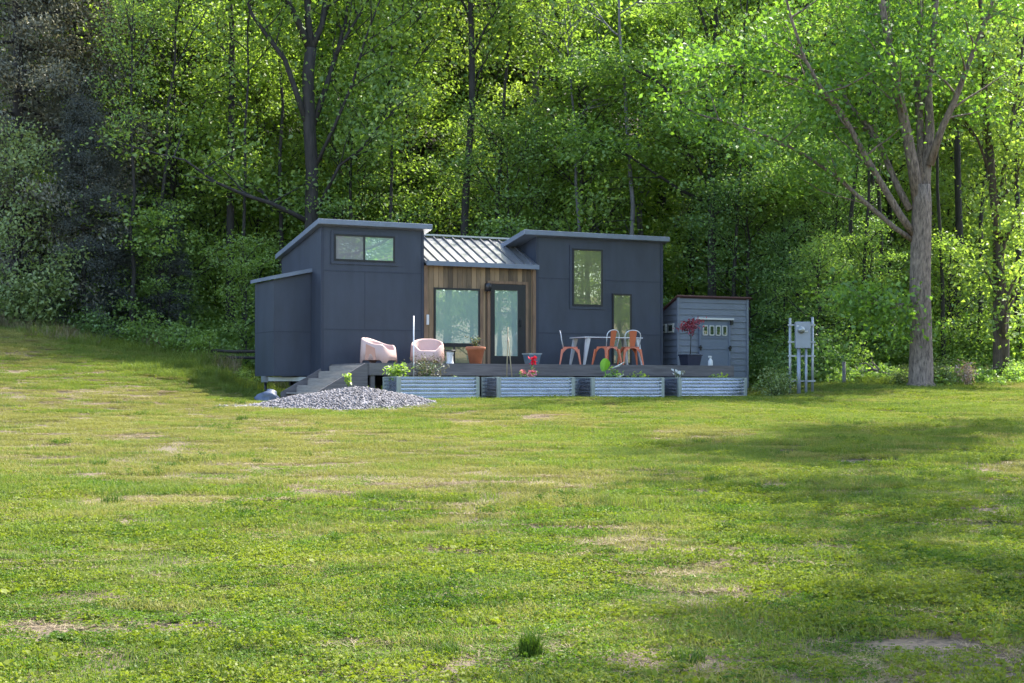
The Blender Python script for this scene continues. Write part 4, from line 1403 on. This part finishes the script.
# ================================================================== WOOD EDGE DEBRIS
def rails():
    s = thing('rail_fence', 'dark rough two rail fence left of the tiny house', 'fence', at(232, 43.0))
    k = 43.0 / 1550; z0 = s.location.z
    for (a, b, ya, yb) in ((211, 262, 350.5, 351.5), (213, 262, 356, 358)):
        MB().tube([((a - 232) * k, 0, pz(ya, 43) - z0), (0, 0.03, pz((ya + yb) / 2 + .5, 43) - z0), ((b - 232) * k, 0, pz(yb, 43) - z0)], [0.045, .04, .045], 8).build('rail', M['barkd'], s)
    for px in (213, 258):
        MB().tube([((px - 232) * k, .06, -.5), ((px - 232) * k, .06, pz(349, 43) - z0)], .055, 8).build('post', M['barkd'], s)


rails()


def stick(name, label, cat, d, polys, m, seed=1):
    rng = np.random.default_rng(seed)
    px0 = polys[0][0][0][0]
    base = at(px0, d)
    mb = MB()
    for pts, r0, r1 in polys:
        P = [((px - 512) / 1550 * d - base.x, (i % 2) * 0.12 - 0.05 + rng.normal() * .05, max(0.03, pz(py, d) - base.z)) for i, (px, py) in enumerate(pts)]
        mb.tube(P, list(np.linspace(r0, r1, len(P))), 7)
    o = mb.build(name, m, None, base)
    tag(o, label, cat)


stick('fallen_branch', 'bleached forked branch lying in weeds left of the thick trunk', 'branch', 41.5,
      [([(851, 377), (862, 372), (872, 369), (884, 373), (892, 376)], .05, .03), ([(872, 369), (866, 363), (858, 364)], .03, .012), ([(880, 371), (874, 362), (872, 357)], .03, .01), ([(862, 372), (855, 366)], .025, .01)], M['deadwood'], 3)
stick('fallen_log', 'mossy fallen log between the two right hand trunks', 'log', 43.5, [([(934, 370), (950, 369.5), (966, 371)], .11, .09)], M['barkb'], 4)
stick('fallen_log', 'dark fallen log behind the twin trunk at right edge', 'log', 45.5, [([(965, 367), (990, 366), (1012, 368), (1040, 369)], .14, .12)], M['barkd'], 5)
stick('fallen_branch', 'thin bent grey branch leaning against the twin trunk', 'branch', 41.8, [([(979, 378), (984, 373), (992, 368), (999, 367)], .03, .02)], M['deadwood'], 6)
plant('dried_weed', 'reddish dry weed clump between the thick trunk and twin trunk', at(967, 39.6), 0.62, 0.30, 260, 0.10, M['dried'], 31, stems=16, ratio=0.3)

tuft = link('grass_tuft', blades(91, 260, 0.07, 0.20, 0.0055, 0.7), M['blade_d'], None, at(530, 8.92))
tag(tuft, 'tall dark green grass tuft alone in the foreground lawn', 'grass tuft')

# ================================================================== TREES
def limb(px_py, d, base, ra, rb, dd=0.0):
    n = len(px_py); P = []
    for i, (px, py) in enumerate(px_py):
        q = d + dd * i / (n - 1)
        P.append(((px - 512) / 1550 * q - base.x, q - base.y, pz(py, q) - base.z))
    return (P, ra, rb)


# thick grey tree on the right
d = 39.5; b = at(921, d)
T = lambda L, dd=0.0, dq=d, bb=b: [np.array(p) for p in limb(L, dq, bb, 0, 0, dd)[0]]
hero_tree('tree', 'thick grey barked tree forking into several tall leaders at right', b, M['barkg'], M['leaf_walnut'],
          seed=201, back=0.35, H=8, r0=0.30, base=99, rad=4, nl=20250, leaf=0.136, nprim=0, nsec=9, second=2.6,
          trunk=T([(921, 388), (921, 340), (920, 290), (921, 240), (922, 205), (921, 185)]), trunk_top=0.24,
          limbs=[limb([(919, 205), (913, 165), (904, 120), (896, 80), (888, 40), (878, -20), (868, -120), (860, -210)], d, b, .17, .04, -0.8),
                 limb([(924, 205), (926, 165), (930, 130), (928, 90), (934, 30), (940, -60), (950, -190)], d, b, .16, .04, 0.8),
                 limb([(930, 165), (941, 130), (955, 100), (970, 60), (990, 10), (1010, -60)], d, b, .11, .03, -1.0),
                 limb([(904, 120), (893, 95), (890, 60), (885, 0), (893, -90)], d, b, .08, .03, 1.2),
                 limb([(914, 235), (900, 215), (882, 185), (862, 150), (843, 115), (822, 90), (805, 60), (790, 15), (775, -50)], d, b, .105, .025, -1.5),
                 limb([(912, 240), (895, 228), (868, 205), (838, 178), (805, 155), (772, 138), (735, 124), (698, 114)], d, b, .075, .015, -1.2),
                 limb([(910, 210), (897, 185), (882, 150), (872, 130), (850, 105), (838, 85)], d, b, .10, .03, 1.0),
                 limb([(843, 115), (815, 85), (770, 72), (735, 66), (700, 68)], d, b, .055, .015, -.6),
                 limb([(916, 296), (905, 303), (893, 308), (880, 307)], d, b, .025, .01, -.5),
                 limb([(921, 185), (921, 140), (917, 90), (920, 20), (915, -120)], d, b, .13, .04, 1.5)])
# twin trunk at far right
d = 42; b = at(1000, d)
hero_tree('tree', 'brown twin trunked tree at the right edge of the lawn', b, M['barkb'], M['leaf_yellow'],
          seed=202, H=9, r0=0.15, base=99, rad=4, nl=11475, leaf=0.136, nprim=0, nsec=9, second=2.4,
          trunk=T([(999, 384), (998, 330), (998, 270), (996, 220), (992, 180), (990, 150)], 0, d, b), trunk_top=0.10,
          limbs=[limb([(1004, 386), (1005, 340), (1003, 300), (1000, 260), (999, 240)], d, b, .13, .10, -.3),
                 limb([(990, 150), (985, 100), (984, 40), (976, -40), (970, -150)], d, b, .10, .03, -.5),
                 limb([(998, 200), (1006, 160), (1015, 100), (1024, 40), (1035, -40)], d, b, .07, .02, .6),
                 limb([(992, 180), (978, 140), (965, 120), (955, 110)], d, b, .045, .015, -.4),
                 limb([(996, 210), (1012, 185), (1030, 160), (1050, 150)], d, b, .05, .015, -.8)])
# dark spreading tree behind the left tower
d = 45.5; b = at(309, d)
hero_tree('tree', 'dark many limbed spreading tree behind the left tower', b, M['barkd'], M['leaf_spring'],
          seed=203, H=10, r0=0.205, base=99, rad=4, back=0.9, nl=14000, leaf=0.144, nprim=0, nsec=9, second=2.8,
          trunk=T([(309, 388), (310, 310), (311, 230), (312, 170), (309, 120), (308, 75), (311, 48)], 0, d, b), trunk_top=0.17,
          limbs=[limb([(311, 50), (308, 20), (306, -30), (300, -120), (302, -200)], d, b, .13, .03, .5),
                 limb([(310, 50), (298, 22), (285, -5), (268, -60), (250, -130)], d, b, .12, .03, -.8),
                 limb([(312, 48), (322, 25), (327, -10), (345, -80), (352, -160)], d, b, .11, .03, .8),
                 limb([(309, 130), (297, 95), (285, 60), (270, 40), (252, 15), (240, -20), (222, -70)], d, b, .10, .02, -1.2),
                 limb([(312, 128), (325, 90), (336, 55), (345, 25), (352, -30), (360, -90)], d, b, .10, .02, 1.2),
                 limb([(336, 55), (350, 30), (366, 5), (385, -40)], d, b, .06, .02, .6),
                 limb([(314, 170), (335, 125), (352, 85), (365, 40), (380, 0), (396, -50)], d, b, .06, .015, -1.2),
                 limb([(308, 222), (292, 213), (270, 203), (245, 195), (215, 182), (185, 160), (150, 152)], d, b, .085, .02, -1.6),
                 limb([(314, 215), (340, 165), (360, 150), (380, 125), (398, 105)], d, b, .06, .015, -1.0),
                 limb([(270, 203), (260, 188), (240, 186)], d, b, .03, .012, .6)])
# tall bare trunk behind the metal roof
d = 47; b = at(463, d)
hero_tree('tree', 'tall bare slim dark trunk rising behind the metal roof', b, M['barkd'], M['leaf_yellow'],
          seed=204, H=20, r0=0.13, base=13.2, rad=4.2, nl=17000, leaf=0.136, nprim=16, nsec=7, second=1.8,  # unseen crown above the view enlarged to shade the left bank
          trunk=T([(461, 388), (463, 260), (466, 190), (472, 110), (472, 50), (470, -10), (471, -120), (474, -220)], 0, d, b), trunk_top=0.06,
          limbs=[limb([(472, 60), (484, 30), (500, 5), (515, -50)], d, b, .045, .012, -.6),
                 limb([(471, 20), (455, -15), (440, -60)], d, b, .045, .012, .6),
                 limb([(471, -60), (490, -110), (505, -180)], d, b, .045, .012, .6),
                 limb([(472, 95), (480, 70), (488, 55), (494, 20)], d, b, .03, .01, .5),
                 limb([(470, -80), (448, -140), (438, -200)], d, b, .045, .012, -.6)])
# forked tree right of the right tower
d = 46.5; b = at(712, d)
hero_tree('tree', 'dark forked tree with tiered foliage right of the right tower', b, M['barkd'], M['leaf_mid'],
          seed=205, H=14, r0=0.15, base=99, rad=4, nl=20250, leaf=0.128, nprim=0, nsec=10, second=2.2, clump=(0.5, 0.13), up=1.3,
          trunk=T([(712, 388), (712, 300), (712, 220), (711, 175), (713, 140), (712, 90), (716, 20), (720, -60)], 0, d, b), trunk_top=0.05,
          limbs=[limb([(711, 195), (702, 175), (692, 155), (680, 140), (660, 120)], d, b, .06, .015, -.8),
                 limb([(712, 180), (722, 155), (735, 130), (752, 110)], d, b, .06, .015, .8),
                 limb([(712, 150), (690, 110), (655, 80), (620, 62), (590, 60)], d, b, .07, .015, -1.4),
                 limb([(712, 140), (705, 90), (690, 50), (660, 20)], d, b, .06, .015, .8),
                 limb([(712, 120), (730, 80), (750, 50), (775, 35)], d, b, .06, .015, -1),
                 limb([(712, 205), (680, 190), (650, 170), (620, 150), (585, 140)], d, b, .06, .012, -1.6),
                 limb([(712, 215), (735, 205), (760, 190), (785, 180)], d, b, .05, .012, -1.2),
                 limb([(715, 60), (700, 10), (680, -30), (640, -60)], d, b, .06, .015, -.8)])

WOOD = [  # name, label, kind, variant, pixel, distance, scale, bark, leaf
    ('conifer', 'huge brownish grey cedar at the far left edge', 'conifer', 0, 16, 45.5, 1.0, 'barkd', 'needle'),
    ('conifer', 'brownish grey cedar second from the left edge', 'conifer', 1, 74, 47.5, 1.12, 'barkd', 'needle'),
    ('conifer', 'low dark cedar with skirted branches above the hill crest', 'conifer', 1, 84, 44.4, 0.46, 'barkd', 'needle_dark'),
    ('conifer', 'small dark cedar left of the slim lone trunk', 'conifer', 0, 110, 45.3, 0.36, 'barkd', 'needle_dark'),
    ('conifer', 'blackish cedar behind the brownish grey pair', 'conifer', 0, 118, 52, 1.2, 'barkd', 'needle_dark'),
    ('conifer', 'dark low cedar right of the slim lone trunk', 'conifer', 1, 170, 45.2, 0.30, 'barkd', 'needle_dark'),
    ('conifer', 'dark conifer deep in wood between the metal roof and spreading tree', 'conifer', 1, 420, 57, 0.95, 'barkd', 'needle'),
    ('conifer', 'dark conifer deep in wood right of the bare slim trunk', 'conifer', 0, 506, 60, 0.9, 'barkd', 'needle'),
    ('tree', 'slim dark lone trunk between the small cedars and rail fence', 'tall', 1, 132, 44.6, 0.52, 'barkd', 'leaf_mid'),
    ('tree', 'stout dark trunk above the rail fence', 'tall', 0, 229, 46.4, 0.9, 'barkd', 'leaf_mid'),
    ('tree', 'bright spreading tree reaching over the cedars', 'flat', 0, 172, 48.0, 1.15, 'barkd', 'leaf_spring'),
    ('tree', 'tall yellow green tree between the cedars and spreading tree', 'round', 1, 205, 52.5, 1.0, 'barkd', 'leaf_yellow'),
    ('tree', 'green tree close behind the storage end of the house', 'round', 2, 258, 49.0, 0.8, 'barkd', 'leaf_spring'),
    ('tree', 'leafy tree rising directly behind the left tower roof', 'flat', 1, 352, 47.5, 0.85, 'barkd', 'leaf_mid'),
    ('tree', 'full green tree between the spreading tree and bare trunk', 'round', 2, 408, 50.0, 0.9, 'barkd', 'leaf_spring'),
    ('tree', 'rounded tree deep in wood behind the spreading tree', 'round', 0, 318, 53.5, 1.0, 'barkd', 'leaf_yellow'),
    ('tree', 'yellow topped tree beside the bare slim trunk', 'round', 1, 478, 53.0, 1.0, 'barkd', 'leaf_yellow'),
    ('tree', 'low tiered tree above the ridge of the metal roof', 'flat', 0, 508, 47.0, 0.78, 'barkd', 'leaf_mid'),
    ('tree', 'pale grey straight trunk standing left of right tower roof', 'tall', 0, 536, 50.0, 1.05, 'barkp', 'leaf_spring'),
    ('tree', 'soft green tree rising behind the tall window tower', 'flat', 1, 580, 48.0, 1.05, 'barkd', 'leaf_spring'),
    ('tree', 'rounded green tree behind the right end of right tower', 'round', 2, 640, 50.5, 1.0, 'barkp', 'leaf_mid'),
    ('tree', 'tall green tree between right tower and the shed', 'round', 0, 690, 53.0, 1.0, 'barkd', 'leaf_spring'),
    ('tree', 'dense deep green tree standing behind the shed', 'flat', 0, 748, 46.0, 0.72, 'barkd', 'leaf_deep'),
    ('tree', 'dark green tree between the shed and meter box', 'round', 2, 782, 48.5, 0.68, 'barkd', 'leaf_deep'),
    ('tree', 'leafy green tree rising above the dark trees behind meter box', 'round', 1, 800, 53.5, 1.0, 'barkd', 'leaf_spring'),
    ('tree', 'tall straight dark trunk behind the meter box', 'tall', 1, 808, 50.0, 0.95, 'barkd', 'leaf_mid'),
    ('tree', 'deep green tiered tree between meter box and thick trunk', 'flat', 1, 836, 46.0, 0.62, 'barkd', 'leaf_deep'),
    ('tree', 'thin dark trunk just left of the thick grey tree', 'tall', 0, 871, 46.5, 0.8, 'barkd', 'leaf_mid'),
    ('tree', 'yellow green tree glowing behind the thick grey tree', 'round', 2, 890, 51.0, 0.9, 'barkd', 'leaf_yellow'),
    ('tree', 'dark trunk halfway between thick grey tree and twin trunk', 'tall', 1, 957, 47.0, 0.95, 'barkd', 'leaf_spring'),
    ('tree', 'rounded green tree behind the gap between the two right hand trunks', 'round', 0, 950, 52.5, 0.95, 'barkd', 'leaf_yellow'),
    ('tree', 'bright tree behind the twin trunk', 'round', 2, 1016, 49.5, 0.85, 'barkd', 'leaf_yellow'),
    ('tree', 'thin dark stem right of the twin trunk', 'tall', 0, 1019, 45.4, 0.7, 'barkd', 'leaf_mid'),
    ('tree', 'thin stem left of the rail fence among shrubs', 'pole', 0, 157, 45.4, 0.9, 'barkd', 'leaf_mid'),
    ('tree', 'thin stem right of the stout dark trunk', 'pole', 1, 243, 46.0, 1.0, 'barkd', 'leaf_spring'),
    ('tree', 'thin stem close left of the dark spreading trunk', 'pole', 0, 283, 46.8, 1.05, 'barkd', 'leaf_spring'),
    ('tree', 'thin stem right of the dark spreading trunk', 'pole', 1, 388, 46.5, 1.1, 'barkd', 'leaf_mid'),
    ('tree', 'thin stem just right of the bare slim trunk', 'pole', 0, 494, 47.5, 1.1, 'barkd', 'leaf_yellow'),
    ('tree', 'pale thin stem behind the left end of the right tower', 'pole', 1, 583, 46.8, 1.1, 'barkp', 'leaf_spring'),
    ('tree', 'pale thin stem behind the right end of the right tower', 'pole', 0, 636, 46.2, 1.1, 'barkp', 'leaf_mid'),
    ('tree', 'thin stem between shed roof and forked tree', 'pole', 1, 733, 45.6, 1.0, 'barkd', 'leaf_mid'),
    ('tree', 'thin stem above the short grey post', 'pole', 0, 846, 45.0, 1.0, 'barkd', 'leaf_mid'),
    ('tree', 'leaning thin stem behind the bleached branch', 'pole', 1, 862, 44.6, 0.95, 'barkd', 'leaf_spring'),
    ('tree', 'thin stem touching the left side of thick grey tree', 'pole', 0, 884, 45.4, 1.0, 'barkd', 'leaf_mid'),
    ('tree', 'thin stem just right of the thick grey tree', 'pole', 1, 944, 44.8, 1.0, 'barkd', 'leaf_spring'),
    ('tree', 'thin stem close left of the twin trunk', 'pole', 0, 976, 45.2, 1.0, 'barkd', 'leaf_mid'),
    ('sapling', 'pale leaved young tree at the far left hill crest', 'sapling', 1, 14, 43.4, 1.0, 'barkd', 'leaf_pale'),
    ('sapling', 'leafy sapling left of the rail fence', 'sapling', 0, 160, 45.0, 0.8, 'barkd', 'leaf_mid'),
    ('sapling', 'leafy sapling just behind the rail fence', 'sapling', 1, 246, 44.6, 0.75, 'barkd', 'leaf_spring'),
    ('sapling', 'yellow green sapling behind the stout dark trunk', 'sapling', 1, 215, 48.0, 1.0, 'barkd', 'leaf_yellow'),
    ('sapling', 'sapling with flat leaf tiers close beside the shed', 'sapling', 0, 784, 45.2, 0.8, 'barkd', 'leaf_deep'),
    ('sapling', 'bushy sapling behind the meter posts', 'sapling', 1, 818, 43.3, 0.8, 'barkd', 'leaf_mid'),
    ('sapling', 'slender sapling behind the bleached branch', 'sapling', 0, 866, 44.6, 0.8, 'barkd', 'leaf_mid'),
    ('sapling', 'sapling in the gap between thick trunk and dry weeds', 'sapling', 1, 950, 45.0, 0.8, 'barkd', 'leaf_spring'),
    ('sapling', 'bright sapling at the right edge behind the twin trunk', 'sapling', 1, 1008, 47.0, 0.95, 'barkd', 'leaf_yellow'),
]
rnd = random.Random(17)
for (nm, lab, kind, v, px, dist, s, bk, lf) in WOOD:
    place_tree(nm, lab, 'conifer' if nm == 'conifer' else 'tree', at(px, dist) - Vector((0, 0, .08)), PROTO[kind][v], M[bk], M[lf], s, rnd.uniform(0, 6.28), rnd.uniform(.95, 1.08),
               {'conifer': 'dark cedars in the wood', 'tree': 'woodland trees behind the house', 'sapling': 'saplings along the wood edge'}[nm])

BUSHES = [
    ('pale leafy shrub spilling over the hill crest at far left', 28, 43.0, 2, 'leaf_pale', 1.3),
    ('dark shrub under the low cedar', 95, 43.6, 1, 'leaf_deep', 1.0),
    ('green shrub at the foot of the slim lone trunk', 140, 43.4, 0, 'leaf_mid', 0.85),
    ('wide green shrub left of the rail fence', 178, 43.2, 1, 'leaf_mid', 1.0),
    ('small green shrub at the left end of rail fence', 203, 43.0, 0, 'leaf_spring', 0.75),
    ('shrub growing through the middle of the rail fence', 232, 43.5, 1, 'leaf_mid', 0.8),
    ('yellow green weedy shrub by the storage box corner', 244, 40.6, 1, 'leaf_spring', 0.45),
    ('deep green shrub at the right wall of the shed', 766, 43.4, 2, 'leaf_deep', 0.95),
    ('silver leaved elder bush leaning on the meter posts', 778, 37.4, 0, 'leaf_pale', 0.62),
    ('deep green shrub behind the meter conduit', 800, 41.5, 1, 'leaf_deep', 1.0),
    ('deep green shrub right of the meter box', 826, 41.8, 2, 'leaf_deep', 1.0),
    ('green shrub above the short grey post', 850, 43.0, 0, 'leaf_mid', 0.9),
    ('small pale shrub at left foot of the thick grey tree', 903, 39.9, 0, 'leaf_pale', 0.5),
    ('small pale shrub at right foot of the thick grey tree', 941, 39.9, 2, 'leaf_pale', 0.5),
    ('low green shrub beside the mossy log', 955, 44.2, 1, 'leaf_mid', 0.8),
    ('leafy green shrub right of the twin trunk base', 1018, 41.6, 1, 'leaf_mid', 0.7),
]
for (lab, px, dist, k, lf, s) in BUSHES:
    place_bush('shrub', lab, at(px, dist), k, M[lf], s, rnd.uniform(0, 6.28), 1.0, 'shrub', 'shrubs along the wood edge')


# nearer trees standing right of the lawn; one hangs its boughs into the view
def lawn_tree():
    d = 22.0; b = Vector((11.5, d, ground_z(11.5, d)))
    mb, V, F = tree_meshes(301, H=11.5, r0=0.3, base=4.6, rad=6.3, nl=7500, leaf=0.2, nprim=24, nsec=6, second=2.4, ratio=0.36, clump=(0.4, 0.2), up=0.9)
    e = thing('tree', 'nearer tree whose bright leaves hang into the upper right corner', 'tree', b)
    mb.build('trunk', M['barkb'], e)
    link('crown', np_mesh('crown', V, F), M['leaf_walnut'], e)


lawn_tree()
proto('shade', 37, H=19, r0=0.2, base=9.5, rad=2.9, shape='tall', nl=15000, leaf=0.16, nprim=24, clump=(0.34, 0.15))
for (x_, y_, v_, lab_) in ((13.6, 31.0, 0.95, 'tall shade tree beside the lawn right of the view, farther of the pair'),
                           (11.5, 17.0, 0.9, 'tall shade tree beside the lawn right of the view, closer of the pair')):
    place_tree('tree', lab_, 'tree', Vector((x_, y_, ground_z(x_, y_) - .05)), PROTO['shade'][0], M['barkb'], M['leaf_mid'], v_, x_, 1.0, 'shade trees beside the lawn')


def woods():
    """the deep wood that reads as one mass, on the slope behind and on the far side of the lawn"""
    S = []
    for nm, (tm, cm), bk, lf in (('wood_a', PROTO['round'][0], 'barkd', 'leaf_spring'), ('wood_b', PROTO['round'][1], 'barkd', 'leaf_mid'),
                                 ('wood_c', PROTO['flat'][1], 'barkd', 'leaf_spring'), ('wood_d', PROTO['tall'][0], 'barkp', 'leaf_yellow'),
                                 ('wood_e', PROTO['round'][2], 'barkd', 'leaf_yellow')):
        me = bpy.data.meshes.new(nm)
        nt, nc = len(tm.vertices), len(cm.vertices)
        V = np.empty((nt + nc) * 3, dtype=np.float32)
        a = np.empty(nt * 3, dtype=np.float32); tm.vertices.foreach_get('co', a); V[:nt * 3] = a
        a = np.empty(nc * 3, dtype=np.float32); cm.vertices.foreach_get('co', a); V[nt * 3:] = a
        tf = [tuple(p.vertices) for p in tm.polygons]
        cf = (np.arange(nc).reshape(-1, 4) + nt).tolist()
        me.from_pydata(V.reshape(-1, 3).tolist(), [], tf + cf); me.update()
        me.materials.append(M[bk]); me.materials.append(M[lf])
        me.polygons.foreach_set('material_index', np.array([0] * len(tf) + [1] * len(cf), dtype=np.int32))
        S.append(bpy.data.objects.new(nm, me))
    rng = np.random.default_rng(33)

    def fill(rows):
        P, Rr, Sc, Ix = [], [], [], []
        for (y, x0, x1, st, smin, smax) in rows:
            x = x0
            while x < x1:
                xx, yy = x + rng.uniform(-1.2, 1.2), y + rng.uniform(-1.8, 1.8)
                s = rng.uniform(smin, smax)
                P.append((xx, yy, ground_z(xx, yy) - .1)); Rr.append((0, 0, rng.uniform(0, 6.28))); Sc.append((s, s, s)); Ix.append(int(rng.integers(0, 5)))
                x += st * rng.uniform(0.8, 1.2)
        return P, Rr, Sc, Ix
    a = fill([(57, -23, 23, 3.6, 1.0, 1.25), (63, -25, 25, 3.8, 1.1, 1.4), (70, -28, 28, 4.2, 1.2, 1.5), (79, -31, 31, 4.6, 1.3, 1.6), (90, -36, 36, 5.2, 1.4, 1.7)])
    scatter('woods', *a, S, 'deep green wood climbing the slope far behind the house', 'wood')
    rng = np.random.default_rng(34)
    P, Rr, Sc, Ix = [], [], [], []
    for row in range(3):
        y = -60
        while y < 34:
            xx, yy = 52 + row * 7 + rng.uniform(-2, 2), y + rng.uniform(-1.5, 1.5)
            s_ = rng.uniform(1.0, 1.5)
            P.append((xx, yy, ground_z(xx, yy) - .1)); Rr.append((0, 0, rng.uniform(0, 6.28))); Sc.append((s_, s_, s_)); Ix.append(int(rng.integers(0, 5)))
            y += rng.uniform(4, 6)
    scatter('far_woods', P, Rr, Sc, Ix, S, 'sunlit wood across the lawn, seen only as reflections in the windows', 'wood')


woods()

# ================================================================== SKY, SUN, CAMERA
w = bpy.data.worlds.new('World'); scene.world = w; w.use_nodes = True
N, L = w.node_tree.nodes, w.node_tree.links
sky = N.new('ShaderNodeTexSky'); sky.sky_type = 'NISHITA'; sky.sun_disc = False
sky.sun_elevation = R(SUN_EL); sky.sun_rotation = R(SUN_AZ)
sky.air_density = 1.0; sky.dust_density = 1.5
L.new(sky.outputs[0], N['Background'].inputs[0]); N['Background'].inputs[1].default_value = 0.15
sd = bpy.data.lights.new('sun', 'SUN'); sd.energy = 3.6; sd.angle = R(0.53); sd.color = (1.0, 0.95, 0.86)
so = bpy.data.objects.new('sun', sd); COL.objects.link(so)
s = Vector((math.sin(R(SUN_AZ)) * math.cos(R(SUN_EL)), math.cos(R(SUN_AZ)) * math.cos(R(SUN_EL)), math.sin(R(SUN_EL))))
so.rotation_euler = s.to_track_quat('Z', 'Y').to_euler(); so.location = s * 60

cd = bpy.data.cameras.new('camera'); cam = bpy.data.objects.new('camera', cd); COL.objects.link(cam)
cam.location = (0, 0, EYE); cam.rotation_euler = (R(90), 0, 0)
cd.sensor_width = 36; cd.lens = 36 * 1550 / 1024; cd.shift_y = (388 - 341.5) / 1024
cd.clip_end = 1000
scene.camera = cam
vs = scene.view_settings
vs.view_transform = 'Standard'; vs.look = 'None'; vs.exposure = 2.33; vs.gamma = 1; vs.use_curve_mapping = False
scene.cycles.max_bounces = 10; scene.cycles.diffuse_bounces = 8; scene.cycles.transmission_bounces = 8; scene.cycles.glossy_bounces = 3
scene.cycles.use_denoising = True
scene.cycles.sample_clamp_indirect = 6
